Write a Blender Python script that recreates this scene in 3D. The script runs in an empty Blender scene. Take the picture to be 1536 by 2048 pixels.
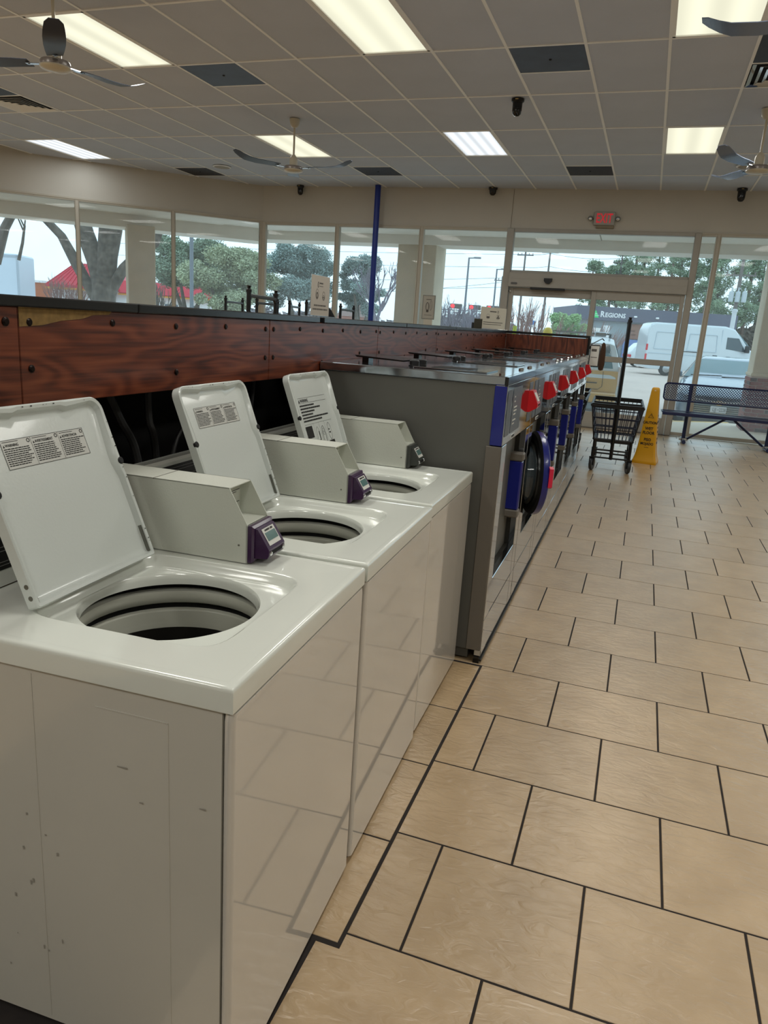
import bpy, bmesh, math, random
from math import sin, cos, pi, radians, sqrt, atan2
from mathutils import Vector, Matrix, Euler

sc = bpy.context.scene
COL = sc.collection
random.seed(7)

# ------------------------------------------------------------------ camera
EYE = 1.42
cam_d = bpy.data.cameras.new('camera')
cam = bpy.data.objects.new('camera', cam_d)
COL.objects.link(cam)
cam_d.sensor_fit = 'HORIZONTAL'
cam_d.sensor_width = 36.0
cam_d.lens = 1463.93 * 36.0 / 1536.0
cam_d.clip_start = 0.05
cam_d.clip_end = 500
cam.matrix_world = Matrix(((0.942572, -0.14054, 0.302995, 0.0),
                           (0.327821, 0.215558, -0.919819, 0.0),
                           (0.063958, 0.966324, 0.249251, EYE),
                           (0, 0, 0, 1)))
sc.camera = cam

# ------------------------------------------------------------------ sky, exposure
world = bpy.data.worlds.new('overcast_sky')
sc.world = world
world.use_nodes = True
wn = world.node_tree
wn.nodes['Background'].inputs[0].default_value = (0.335, 0.455, 0.505, 1)
wn.nodes['Background'].inputs[1].default_value = 3.2
sc.view_settings.view_transform = 'Standard'
sc.view_settings.look = 'None'
sc.view_settings.exposure = 0.1
sc.view_settings.gamma = 1.0
sc.view_settings.use_curve_mapping = False
sc.cycles.max_bounces = 8
sc.cycles.diffuse_bounces = 4
sc.cycles.glossy_bounces = 4
sc.cycles.transmission_bounces = 6
sc.cycles.transparent_max_bounces = 16
sc.cycles.use_denoising = True
TROFFER_W = {-7: 21., -4: 23., -1: 17., 2: 14.}      # light of one ceiling troffer, by row (weaker towards the glass to dim the far floor)

# ------------------------------------------------------------------ materials
def lin(h):
    h = h.lstrip('#')
    r = [int(h[i:i + 2], 16) / 255 for i in (0, 2, 4)]
    return tuple(c / 12.92 if c <= .04045 else ((c + .055) / 1.055) ** 2.4 for c in r) + (1,)

MATS = {}
def mat(name, col, rough=.5, metal=0., spec=.5, coat=0., var=0., vscale=8., bump=0., bscale=40., emit=None, estr=0., trans=0.):
    if name in MATS:
        return MATS[name]
    m = bpy.data.materials.new(name)
    m.use_nodes = True
    nt = m.node_tree
    b = nt.nodes['Principled BSDF']
    c = lin(col) if isinstance(col, str) else tuple(col) + (1,)
    b.inputs['Base Color'].default_value = c
    b.inputs['Roughness'].default_value = rough
    b.inputs['Metallic'].default_value = metal
    b.inputs['Specular IOR Level'].default_value = spec
    b.inputs['Coat Weight'].default_value = coat
    b.inputs['Coat Roughness'].default_value = .06
    if trans: b.inputs['Transmission Weight'].default_value = trans
    if emit:
        b.inputs['Emission Color'].default_value = lin(emit)
        b.inputs['Emission Strength'].default_value = estr
    tc = None
    if var or bump:
        tc = nt.nodes.new('ShaderNodeTexCoord')
    if var:
        n = nt.nodes.new('ShaderNodeTexNoise')
        n.inputs['Scale'].default_value = vscale
        n.inputs['Detail'].default_value = 6
        nt.links.new(tc.outputs['Object'], n.inputs['Vector'])
        r = nt.nodes.new('ShaderNodeValToRGB')
        r.color_ramp.elements[0].position = .3
        r.color_ramp.elements[1].position = .7
        r.color_ramp.elements[0].color = tuple(max(0, x * (1 - var)) for x in c[:3]) + (1,)
        r.color_ramp.elements[1].color = tuple(min(1, x * (1 + var)) for x in c[:3]) + (1,)
        nt.links.new(n.outputs['Fac'], r.inputs['Fac'])
        nt.links.new(r.outputs['Color'], b.inputs['Base Color'])
    if bump:
        n = nt.nodes.new('ShaderNodeTexNoise')
        n.inputs['Scale'].default_value = bscale
        n.inputs['Detail'].default_value = 8
        nt.links.new(tc.outputs['Object'], n.inputs['Vector'])
        bp = nt.nodes.new('ShaderNodeBump')
        bp.inputs['Strength'].default_value = bump
        bp.inputs['Distance'].default_value = .01
        nt.links.new(n.outputs['Fac'], bp.inputs['Height'])
        nt.links.new(bp.outputs['Normal'], b.inputs['Normal'])
    MATS[name] = m
    return m

def wood_mat(name, c0, c1, c2, axis='Y', rough=.32):
    """cherry laminate with cathedral grain running along the board"""
    m = bpy.data.materials.new(name)
    m.use_nodes = True
    nt = m.node_tree
    b = nt.nodes['Principled BSDF']
    tc = nt.nodes.new('ShaderNodeTexCoord')
    mp = nt.nodes.new('ShaderNodeMapping')
    mp.inputs['Scale'].default_value = (1, .8, 4.2) if axis == 'Y' else (4.2, 1, .8)
    nt.links.new(tc.outputs['Object'], mp.inputs['Vector'])
    n1 = nt.nodes.new('ShaderNodeTexNoise')
    n1.inputs['Scale'].default_value = 1.35
    n1.inputs['Detail'].default_value = 2
    nt.links.new(mp.outputs['Vector'], n1.inputs['Vector'])
    mul = nt.nodes.new('ShaderNodeMath'); mul.operation = 'MULTIPLY'
    mul.inputs[1].default_value = 95
    nt.links.new(n1.outputs['Fac'], mul.inputs[0])
    sn = nt.nodes.new('ShaderNodeMath'); sn.operation = 'SINE'
    nt.links.new(mul.outputs[0], sn.inputs[0])
    n2 = nt.nodes.new('ShaderNodeTexNoise')
    n2.inputs['Scale'].default_value = 22
    n2.inputs['Detail'].default_value = 5
    mp2 = nt.nodes.new('ShaderNodeMapping')
    mp2.inputs['Scale'].default_value = (1, .12, 5) if axis == 'Y' else (4, 1, .25)
    nt.links.new(tc.outputs['Object'], mp2.inputs['Vector'])
    nt.links.new(mp2.outputs['Vector'], n2.inputs['Vector'])
    ad = nt.nodes.new('ShaderNodeMath'); ad.operation = 'MULTIPLY_ADD'
    ad.inputs[1].default_value = .13; 
    nt.links.new(sn.outputs[0], ad.inputs[0]); nt.links.new(n2.outputs['Fac'], ad.inputs[2])
    r = nt.nodes.new('ShaderNodeValToRGB')
    r.color_ramp.elements[0].position = .25; r.color_ramp.elements[0].color = lin(c0)
    r.color_ramp.elements[1].position = .75; r.color_ramp.elements[1].color = lin(c2)
    e = r.color_ramp.elements.new(.5); e.color = lin(c1)
    nt.links.new(ad.outputs[0], r.inputs['Fac'])
    nt.links.new(r.outputs['Color'], b.inputs['Base Color'])
    b.inputs['Roughness'].default_value = rough
    return m

def glass_mat(name, tint=(.93, .97, .98), haze=.05, refl=1.0):
    """thin pane: passes light straight through, mirrors at grazing angles, a pale veil mixed in for lens haze"""
    m = bpy.data.materials.new(name)
    m.use_nodes = True
    nt = m.node_tree
    nt.nodes.remove(nt.nodes['Principled BSDF'])
    out = nt.nodes['Material Output']
    tr = nt.nodes.new('ShaderNodeBsdfTransparent'); tr.inputs[0].default_value = tint + (1,)
    gl = nt.nodes.new('ShaderNodeBsdfGlossy'); gl.inputs['Roughness'].default_value = .01
    gl.inputs[0].default_value = (refl, refl, refl, 1)
    fr = nt.nodes.new('ShaderNodeFresnel'); fr.inputs[0].default_value = 1.5
    ge = nt.nodes.new('ShaderNodeNewGeometry'); io = nt.nodes.new('ShaderNodeMapRange')     # same mirror strength on both faces
    io.inputs[3].default_value = 1.5; io.inputs[4].default_value = 1 / 1.5
    nt.links.new(ge.outputs['Backfacing'], io.inputs[0]); nt.links.new(io.outputs[0], fr.inputs[0])
    mx = nt.nodes.new('ShaderNodeMixShader')
    nt.links.new(fr.outputs[0], mx.inputs[0]); nt.links.new(tr.outputs[0], mx.inputs[1]); nt.links.new(gl.outputs[0], mx.inputs[2])
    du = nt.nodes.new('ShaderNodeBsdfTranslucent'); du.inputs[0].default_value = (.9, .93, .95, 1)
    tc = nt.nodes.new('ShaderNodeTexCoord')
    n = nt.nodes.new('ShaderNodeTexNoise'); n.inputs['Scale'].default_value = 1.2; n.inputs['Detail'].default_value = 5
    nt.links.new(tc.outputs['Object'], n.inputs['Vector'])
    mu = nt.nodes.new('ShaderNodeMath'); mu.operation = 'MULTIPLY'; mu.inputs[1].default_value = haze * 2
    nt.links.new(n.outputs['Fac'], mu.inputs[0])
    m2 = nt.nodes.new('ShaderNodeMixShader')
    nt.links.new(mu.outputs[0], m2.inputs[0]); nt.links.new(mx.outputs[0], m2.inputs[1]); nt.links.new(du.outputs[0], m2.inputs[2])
    nt.links.new(m2.outputs[0], out.inputs['Surface'])
    return m

# ------------------------------------------------------------------ mesh builder
class MB:
    def __init__(s):
        s.v = []; s.f = []; s.m = []; s.M = None
    def add(s, vs, fs, m=0):
        o = len(s.v)
        if s.M is not None:
            vs = [tuple(s.M @ Vector(p)) for p in vs]
        s.v.extend(tuple(p) for p in vs)
        s.f.extend(tuple(i + o for i in f) for f in fs)
        s.m.extend([m] * len(fs))
        return s
    def box(s, x0, x1, y0, y1, z0, z1, m=0):
        vs = [(x, y, z) for z in (z0, z1) for y in (y0, y1) for x in (x0, x1)]
        return s.add(vs, [(0, 2, 3, 1), (4, 5, 7, 6), (0, 1, 5, 4), (2, 6, 7, 3), (0, 4, 6, 2), (1, 3, 7, 5)], m)
    def cbox(s, x0, x1, y0, y1, z0, z1, b=.004, m=0):
        X = (x0, x1); Y = (y0, y1); Z = (z0, z1); sg = (1, -1)
        vs = []; idx = {}
        for i in (0, 1):
            for j in (0, 1):
                for k in (0, 1):
                    for a in range(3):
                        p = [X[i] + sg[i] * b, Y[j] + sg[j] * b, Z[k] + sg[k] * b]
                        p[a] = (X[i], Y[j], Z[k])[a]
                        idx[i, j, k, a] = len(vs); vs.append(tuple(p))
        g = lambda i, j, k, a: idx[i, j, k, a]
        fs = [tuple(g(0, j, k, 0) for j, k in ((0, 0), (0, 1), (1, 1), (1, 0))), tuple(g(1, j, k, 0) for j, k in ((0, 0), (1, 0), (1, 1), (0, 1))),
              tuple(g(i, 0, k, 1) for i, k in ((0, 0), (1, 0), (1, 1), (0, 1))), tuple(g(i, 1, k, 1) for i, k in ((0, 0), (0, 1), (1, 1), (1, 0))),
              tuple(g(i, j, 0, 2) for i, j in ((0, 0), (0, 1), (1, 1), (1, 0))), tuple(g(i, j, 1, 2) for i, j in ((0, 0), (1, 0), (1, 1), (0, 1)))]
        for i in (0, 1):
            for j in (0, 1):
                f = (g(i, j, 0, 0), g(i, j, 0, 1), g(i, j, 1, 1), g(i, j, 1, 0)); fs.append(f if (i + j) % 2 == 0 else f[::-1])
                f = (g(i, 0, j, 2), g(i, 0, j, 0), g(i, 1, j, 0), g(i, 1, j, 2)); fs.append(f if (i + j) % 2 == 0 else f[::-1])
                f = (g(0, i, j, 1), g(0, i, j, 2), g(1, i, j, 2), g(1, i, j, 1)); fs.append(f if (i + j) % 2 == 0 else f[::-1])
                for k in (0, 1):
                    f = (g(i, j, k, 0), g(i, j, k, 2), g(i, j, k, 1)); fs.append(f if (i + j + k) % 2 == 0 else f[::-1])
        return s.add(vs, fs, m)
    def loft(s, loops, cap0=True, cap1=True, m=0, closed=True):
        n = len(loops[0]); vs = [p for l in loops for p in l]; fs = []
        for a in range(len(loops) - 1):
            for i in range(n if closed else n - 1):
                j = (i + 1) % n
                fs.append((a * n + i, a * n + j, (a + 1) * n + j, (a + 1) * n + i))
        if cap0: fs.append(tuple(range(n))[::-1])
        if cap1: fs.append(tuple((len(loops) - 1) * n + i for i in range(n)))
        return s.add(vs, fs, m)
    def tube(s, pts, r, n=8, m=0, closed=False, caps=True, flat=1.0):
        P = [Vector(p) for p in pts]; rs = r if isinstance(r, (list, tuple)) else [r] * len(P)
        loops = []; up = None
        for i, p in enumerate(P):
            if closed: t = P[(i + 1) % len(P)] - P[i - 1]
            else: t = P[min(i + 1, len(P) - 1)] - P[max(i - 1, 0)]
            if t.length < 1e-9: t = Vector((0, 0, 1))
            t.normalize()
            if up is None:
                up = Vector((0, 0, 1)) if abs(t.z) < .9 else Vector((1, 0, 0))
            a = t.cross(up)
            if a.length < 1e-6: a = t.cross(Vector((0, 1, 0)))
            a.normalize(); b = a.cross(t).normalized(); up = b
            loops.append([p + a * (rs[i] * cos(2 * pi * k / n)) + b * (rs[i] * flat * sin(2 * pi * k / n)) for k in range(n)])
        if closed: loops.append(loops[0])
        return s.loft(loops, caps and not closed, caps and not closed, m)
    def cyl(s, p0, p1, r, n=16, m=0, r1=None):
        return s.tube([p0, p1], [r, r if r1 is None else r1], n, m)
    def bar(s, p0, p1, w, h, m=0):
        """square section bar"""
        P0 = Vector(p0); P1 = Vector(p1); t = (P1 - P0).normalized()
        up = Vector((0, 0, 1)) if abs(t.z) < .9 else Vector((1, 0, 0))
        a = t.cross(up).normalized() * w / 2; b = a.cross(t).normalized() * h / 2
        return s.loft([[P + a + b, P - a + b, P - a - b, P + a - b] for P in (P0, P1)], True, True, m)
    def lathe(s, prof, n=24, m=0, o=(0, 0, 0), ax='Z', cap0=True, cap1=True):
        f = {'Z': lambda r, a, z: (o[0] + r * cos(a), o[1] + r * sin(a), o[2] + z), 'X': lambda r, a, z: (o[0] + z, o[1] + r * cos(a), o[2] + r * sin(a)),
             'Y': lambda r, a, z: (o[0] + r * sin(a), o[1] + z, o[2] + r * cos(a))}[ax]
        return s.loft([[f(max(r, 1e-5), 2 * pi * k / n, z) for k in range(n)] for r, z in prof], cap0, cap1, m)
    def prism(s, poly, z0, z1, f=None, m=0):
        f = f or (lambda a, b, c: (a, b, c))
        return s.loft([[f(a, b, z0) for a, b in poly], [f(a, b, z1) for a, b in poly]], True, True, m)
    def quad(s, a, b, c, d, m=0):
        return s.add([a, b, c, d], [(0, 1, 2, 3)], m)
    def build(s, name, mats, parent=None, loc=None, rot=None, smooth=None, kind=None):
        me = bpy.data.meshes.new(name)
        me.from_pydata(s.v, [], s.f)
        if not isinstance(mats, (list, tuple)): mats = [mats]
        for q in mats: me.materials.append(q)
        if len(mats) > 1: me.polygons.foreach_set('material_index', s.m)
        if smooth is not None:
            me.polygons.foreach_set('use_smooth', [True] * len(me.polygons))
            me.set_sharp_from_angle(angle=radians(smooth))
        bm = bmesh.new(); bm.from_mesh(me); bmesh.ops.recalc_face_normals(bm, faces=bm.faces); bm.to_mesh(me); bm.free()
        me.update()
        o = link(name, me, parent, loc, rot, kind)
        if smooth is not None:
            w = o.modifiers.new('weighted_normals', 'WEIGHTED_NORMAL'); w.keep_sharp = True
        return o

def link(name, me, parent=None, loc=None, rot=None, kind=None):
    o = bpy.data.objects.new(name, me)
    COL.objects.link(o)
    if parent is not None: o.parent = parent
    if loc is not None: o.location = loc
    if rot is not None: o.rotation_euler = rot if isinstance(rot, (tuple, list, Euler)) else (0, 0, rot)
    if kind: o['kind'] = kind
    return o

def tag(o, label, cat, group=None):
    o['label'] = label; o['category'] = cat
    if group: o['group'] = group
    return o

def thing(name, label, cat, loc=(0, 0, 0), rotz=0., group=None):
    return tag(link(name, None, None, loc, rotz), label, cat, group)

def copy_tree(o, parent=None):
    c = o.copy(); COL.objects.link(c)
    if parent is not None: c.parent = parent
    for ch in list(o.children): copy_tree(ch, c)
    return c

def again(o, loc, rotz, label, group=None):
    c = copy_tree(o); c.location = loc; c.rotation_euler = (0, 0, rotz); c['label'] = label
    if group: c['group'] = group
    return c

def basis(o, right, up):
    r = Vector(right).normalized(); u = Vector(up).normalized(); n = r.cross(u).normalized()
    return Matrix(((r.x, u.x, n.x, o[0]), (r.y, u.y, n.y, o[1]), (r.z, u.z, n.z, o[2]), (0, 0, 0, 1)))

def text_mesh(body, size, align='CENTER', extrude=.0004, sx=1.0, bold=0.):
    cu = bpy.data.curves.new('t', 'FONT')
    cu.body = body; cu.size = size; cu.align_x = align; cu.align_y = 'CENTER'; cu.extrude = extrude; cu.resolution_u = 2; cu.offset = bold * size
    ob = bpy.data.objects.new('t', cu)
    me = bpy.data.meshes.new_from_object(ob)
    bpy.data.objects.remove(ob); bpy.data.curves.remove(cu)
    if sx != 1.0:
        for v in me.vertices: v.co.x *= sx
    return me

def lettering(body, size, m, parent, o, right, up, align='CENTER', sx=1.0, name='lettering', bold=0., extrude=.0004):
    me = text_mesh(body, size, align, extrude, sx, bold)
    me.name = name; me.materials.append(m)
    ob = link(name, me, parent)
    ob.matrix_local = basis(o, right, up)
    return ob

def tilted_print(parts, m, parent, o, right, up, name='printing'):
    """many flat print marks (text and strokes) joined into one printed part on a face;
    parts: ('t', body, x, y, size[, sx]) or ('r', x0, x1, y0, y1)"""
    mb = MB()
    for p in parts:
        if p[0] == 't':
            me = text_mesh(p[1], p[4], 'LEFT', 0., p[5] if len(p) > 5 else 1.0, .018)
            mb.add([(v.co.x + p[2], v.co.y + p[3], 0) for v in me.vertices], [tuple(f.vertices) for f in me.polygons])
            bpy.data.meshes.remove(me)
        elif p[0] == 'r':
            mb.quad((p[1], p[3], 0), (p[2], p[3], 0), (p[2], p[4], 0), (p[1], p[4], 0))
        elif p[0] == 'o':      # ring: cx, cy, rx, ry, w
            n = 20
            vs = [(p[1] + (p[3] + d) * cos(2 * pi * k / n), p[2] + (p[4] + d) * sin(2 * pi * k / n), 0) for d in (0, -p[5]) for k in range(n)]
            mb.add(vs, [(k, (k + 1) % n, n + (k + 1) % n, n + k) for k in range(n)])
        elif p[0] == 'p':      # polygon
            mb.add([(a, b, 0) for a, b in p[1]], [tuple(range(len(p[1])))])
    ob = mb.build(name, m, parent)
    ob.matrix_local = basis(o, right, up)
    return ob

def rrect(x0, x1, y0, y1, r, n=6):
    pts = []
    for cx, cy, a in ((x1 - r, y0 + r, -pi / 2), (x1 - r, y1 - r, 0), (x0 + r, y1 - r, pi / 2), (x0 + r, y0 + r, pi)):
        for k in range(n + 1):
            t = a + pi / 2 * k / n
            pts.append((cx + r * cos(t), cy + r * sin(t)))
    return pts

# shared materials
WHITE_ENAMEL = mat('white_enamel', '#e2e6de', rough=.14, coat=.5, var=.02, vscale=3)
WHITE_LID = mat('white_lid_enamel', '#d0d6d2', rough=.22, coat=.4, bump=.04, bscale=160)
BOX_PAINT = mat('textured_box_paint', '#ced1c6', rough=.42, bump=.08, bscale=260)
BLACK = mat('black_plastic', '#0b0b0c', rough=.45)
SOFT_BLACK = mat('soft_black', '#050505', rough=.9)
STEEL = mat('brushed_steel', '#9ea3a6', rough=.22, metal=1., bump=.02, bscale=90)
POLISHED = mat('polished_steel', '#b4bac2', rough=.07, metal=1.)
CHROME = mat('chrome', '#d5d8da', rough=.08, metal=1.)
GREY_PAINT = mat('charcoal_side_paint', '#585853', rough=.5, var=.04, vscale=2)
GREY_POST = mat('grey_post_paint', '#6a655d', rough=.45)
BLUE = mat('navy_plastic', '#0c1a78', rough=.3, coat=.3)
RED = mat('red_reader_plastic', '#c8141e', rough=.35)
PINK = mat('pink_red_handle', '#e0264a', rough=.4)
PURPLE = mat('deep_purple_plastic', '#35163f', rough=.3, coat=.3)
DARK_GREY = mat('dark_grey_plastic', '#3d403d', rough=.35)
LCD = mat('lcd_glass', '#5b7a78', rough=.15)
PAPER = mat('white_label_paper', '#d8d8d2', rough=.6)
INK = mat('black_ink', '#141414', rough=.6)
WALL = mat('beige_wall_paint', '#c6c1b6', rough=.7, var=.03, vscale=1.5, bump=.05, bscale=120)
FRAME = mat('cream_window_frame', '#bcb5a6', rough=.45)
DOOR_FRAME = mat('tan_door_frame', '#a5a096', rough=.45, var=.03)
GLASS = glass_mat('veiled_window_glass', (.98, .99, 1.0), .07, .18)  # translucent veil in the pane stands for lens haze over the outdoors
STUCCO = mat('beige_stucco', '#cdbfa9', rough=.9, var=.06, vscale=4, bump=.3, bscale=60)
SOFFIT = mat('soffit_stucco', '#efebe2', rough=.9, var=.04, vscale=1.5)
RUBBER = mat('black_rubber', '#121214', rough=.7)
WIRE = mat('black_coated_wire', '#08080a', rough=.4)
# ------------------------------------------------------------------ floor
def tile_material():
    m = bpy.data.materials.new('riven_beige_tile')
    m.use_nodes = True
    nt = m.node_tree; b = nt.nodes['Principled BSDF']
    tc = nt.nodes.new('ShaderNodeTexCoord')
    geo = nt.nodes.new('ShaderNodeNewGeometry')
    oi = nt.nodes.new('ShaderNodeObjectInfo')
    n = nt.nodes.new('ShaderNodeTexNoise'); n.inputs['Scale'].default_value = 7; n.inputs['Detail'].default_value = 7
    nt.links.new(geo.outputs['Position'], n.inputs['Vector'])
    r = nt.nodes.new('ShaderNodeValToRGB')
    r.color_ramp.elements[0].position = .32; r.color_ramp.elements[1].position = .7
    r.color_ramp.elements[0].color = (.46, .318, .172, 1); r.color_ramp.elements[1].color = (.56, .40, .228, 1)
    nt.links.new(n.outputs['Fac'], r.inputs['Fac'])
    hsv = nt.nodes.new('ShaderNodeHueSaturation')
    mr = nt.nodes.new('ShaderNodeMapRange'); mr.inputs[3].default_value = .93; mr.inputs[4].default_value = 1.06
    nt.links.new(oi.outputs['Random'], mr.inputs[0]); nt.links.new(mr.outputs[0], hsv.inputs['Value'])
    nt.links.new(r.outputs['Color'], hsv.inputs['Color']); nt.links.new(hsv.outputs['Color'], b.inputs['Base Color'])
    # slate-like relief: stretched noise
    mp = nt.nodes.new('ShaderNodeMapping'); mp.inputs['Scale'].default_value = (1, 2.3, 1); mp.inputs['Rotation'].default_value = (0, 0, .25)
    nt.links.new(geo.outputs['Position'], mp.inputs['Vector'])
    n2 = nt.nodes.new('ShaderNodeTexNoise'); n2.inputs['Scale'].default_value = 14; n2.inputs['Detail'].default_value = 5; n2.inputs['Distortion'].default_value = 1.1
    nt.links.new(mp.outputs['Vector'], n2.inputs['Vector'])
    bp = nt.nodes.new('ShaderNodeBump'); bp.inputs['Strength'].default_value = .72; bp.inputs['Distance'].default_value = .006
    nt.links.new(n2.outputs['Fac'], bp.inputs['Height']); nt.links.new(bp.outputs['Normal'], b.inputs['Normal'])
    b.inputs['Roughness'].default_value = .38
    b.inputs['Specular IOR Level'].default_value = 1.0
    b.inputs['Coat Weight'].default_value = .75
    b.inputs['Coat Roughness'].default_value = .34
    nt.links.new(bp.outputs['Normal'], b.inputs['Coat Normal'])
    return m
TILE = tile_material()
GROUT = mat('dark_grout', '#2b2522', rough=.9, var=.2, vscale=20)
FX, FY, TW, TD, FROT = -.3438, 1.3672, .3927, .3935, -.0026
fl = MB()
fl.box(-13.5, 4.6, -4.2, 12.33, -.12, -.0014)
floor = fl.build('floor', GROUT, kind='structure'); floor.rotation_euler.z = FROT
GAP = .0033
tile_meshes = {}
def floor_tile(x0, x1, y0, y1):
    key = (round(x1 - x0, 3), round(y1 - y0, 3))
    if key not in tile_meshes:
        w, d = (x1 - x0) / 2 - GAP, (y1 - y0) / 2 - GAP
        mb = MB(); c = .0012
        mb.loft([[(sx * (w - q), sy * (d - q), z) for sx, sy in ((-1, -1), (1, -1), (1, 1), (-1, 1))] for z, q in ((-.008, 0), (-c, 0), (0, c))], False, True)
        me = bpy.data.meshes.new('floor_tile'); me.from_pydata(mb.v, [], mb.f); me.materials.append(TILE)
        tile_meshes[key] = me
    o = link('floor_tile', tile_meshes[key], floor, ((x0 + x1) / 2, (y0 + y1) / 2, 0))
    return o
SEAM = -.481
rest = MB()
def rest_tile(x0, x1, y0, y1):
    g = GAP
    rest.loft([[(x0 + q + g, y0 + q + g, z), (x1 - q - g, y0 + q + g, z), (x1 - q - g, y1 - q - g, z), (x0 + q + g, y1 - q - g, z)] for z, q in ((-.006, 0), (-.001, 0), (0, .001))], False, True)
for r in range(-4, 28):
    y0 = FY + r * TD; y1 = min(y0 + TD, 12.27)
    k0 = r % 2 - (2 if r < 14 else 6)
    for k in range(k0, 24, 2):
        x0 = FX + k * TW / 2; x1 = x0 + TW
        if x0 > 4.4: break
        if 0 <= r <= 3:
            if x1 <= SEAM + .03: continue
            x0 = max(x0, SEAM)
        if r == -1 and x0 < SEAM < x1:      # this tile is notched where the cut strip begins
            g = GAP; t = MB()
            t.prism([(x0 + g, y0 + g), (x1 - g, y0 + g), (x1 - g, y1 - g), (SEAM + .004, y1 - g), (SEAM + .004, 1.318), (x0 + g, 1.318)], -.008, 0)
            t.build('floor_tile', TILE, floor); continue
        vis = y1 > .75 and x0 < .05 + .185 * y1
        (floor_tile if vis else rest_tile)(x0, min(x1, 4.5), y0, y1)
cuts = [1.331, 1.715, 2.118, 2.515, 2.93]
for a, b in zip(cuts[:-1], cuts[1:]):
    floor_tile(SEAM - .34, SEAM - .004, a, b)
rest.build('floor_tile', TILE, floor, kind='stuff')
mat('worn_floor_slab', '#b59a78', rough=.4)
MB().box(-13.4, -1.7, -4.1, 12.3, -.0014, -.0003).build('floor_tile_sheet', MATS['worn_floor_slab'], floor)

# ------------------------------------------------------------------ ceiling (2 x 4 ft lay-in tiles)
CZ = EYE + 2.1597
CX, CY, CU, CV, CROT = -1.3964, 6.407, .6096, 1.2192, -.0068
CTILE = mat('ceiling_tile_board', '#c6ccd8', rough=.95, var=.03, vscale=2, bump=.25, bscale=140)
TEE = mat('white_ceiling_grid', '#f6f5f2', rough=.5)
LEFT_DIR = Vector((-.7325, -.6808)); LEFT_N = Vector((-.6808, .7325))     # along and outward of the canted wall
CORNER = Vector((-6.6, 12.2))
def clip_poly(poly, p, n):
    """keep the part with (q-p).n <= 0"""
    out = []
    for i in range(len(poly)):
        a = Vector(poly[i]); b = Vector(poly[(i + 1) % len(poly)])
        da = (a - p).dot(n); db = (b - p).dot(n)
        if da <= 0: out.append(tuple(a))
        if da * db < 0: out.append(tuple(a + (b - a) * (da / (da - db))))
    return out
def room_clip(poly):
    ca, sa = cos(CROT), sin(CROT)
    inv = lambda v: Vector((ca * v[0] + sa * v[1], -sa * v[0] + ca * v[1]))
    poly = clip_poly(poly, inv(CORNER), inv(LEFT_N))
    if len(poly) > 2: poly = clip_poly(poly, inv((0, 12.33)), inv((-.02, 1)))
    return poly
mb = MB(); mb.box(-14, 4.7, -4.2, 12.5, CZ + .06, CZ + .12)
ceiling = mb.build('ceiling', CTILE, kind='structure'); ceiling.rotation_euler.z = CROT
LIGHTS = {(c, r) for c in (-18, -14, -10, -6, -2, 2, 6) for r in (-7, -4, -1, 2)}
HALF = {(0, 0): 'near', (-5, 0): 'near', (0, 3): 'far', (-5, 3): 'far', (-10, 3): 'far', (-10, 0): 'split', (3, 0): 'split'}
LIGHTS = (LIGHTS - {(-10, 2)}) | {(-12, 2)}
cmesh = {}
def ceil_tile(x0, x1, y0, y1):
    g = .011
    poly = room_clip([(x0 + g, y0 + g), (x1 - g, y0 + g), (x1 - g, y1 - g), (x0 + g, y1 - g)])
    if len(poly) < 3: return
    cx, cy = (x0 + x1) / 2, (y0 + y1) / 2
    full = len(poly) == 4 and abs(poly[0][0] - x0 - g) < 1e-5 and abs(poly[2][1] - y1 + g) < 1e-5 and abs(poly[1][0] - x1 + g) < 1e-5 and abs(poly[0][1] - y0 - g) < 1e-5
    key = (round(x1 - x0, 3), round(y1 - y0, 3))
    if full and key in cmesh:
        link('ceiling_tile', cmesh[key], ceiling, (cx, cy, CZ)); return
    t = MB(); t.prism([(a - cx, b - cy) for a, b in poly], .007, .025)
    o = t.build('ceiling_tile', CTILE, ceiling, (cx, cy, CZ))
    if full: cmesh[key] = o.data
grid_cols = range(-16, 8)
far_rows = range(-1, 5)
for i in grid_cols:
    for j in far_rows:
        x0 = CX + i * CU; y0 = CY + j * CV
        if (i, j) in LIGHTS: continue
        h = HALF.get((i, j))
        if h == 'near': ceil_tile(x0, x0 + CU, y0 + CV / 2, y0 + CV)
        elif h == 'far': ceil_tile(x0, x0 + CU, y0, y0 + CV / 2)
        elif h is None: ceil_tile(x0, x0 + CU, y0, y0 + CV)
# the tiles overhead and behind, out of the photograph, as one sheet between the lamps
back = MB()
for i in range(-20, 10):
    for j in range(-8, -1):
        if (i, j) in LIGHTS: continue
        x0 = CX + i * CU + .011; y0 = CY + j * CV + .011
        back.box(x0, x0 + CU - .022, y0, y0 + CV - .022, CZ + .007, CZ + .02)
back.build('ceiling_tile', CTILE, ceiling, kind='stuff')
def tee(p0, p1):
    a = Vector(p0); b = Vector(p1)
    ca, sa = cos(CROT), sin(CROT)
    inv = lambda v: Vector((ca * v[0] + sa * v[1], -sa * v[0] + ca * v[1]))
    for P, N in ((inv(CORNER), inv(LEFT_N)), (inv((0, 12.33)), inv((-.02, 1)))):
        da = (a - P).dot(N); db = (b - P).dot(N)
        if da > 0 and db > 0: return
        if da > 0: a = a + (b - a) * (da / (da - db))
        elif db > 0: b = b + (a - b) * (db / (db - da))
    t = MB(); w = .012
    d = (b - a).normalized(); n = Vector((-d.y, d.x)) * w
    t.prism([tuple(a - n), tuple(b - n), tuple(b + n), tuple(a + n)], .0006 if abs(d.x) > abs(d.y) else 0, .012)
    t.build('grid_bar', TEE, ceiling, (0, 0, CZ))
for i in grid_cols:
    tee((CX + i * CU, CY - 7 * CV), (CX + i * CU, 12.6))
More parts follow.
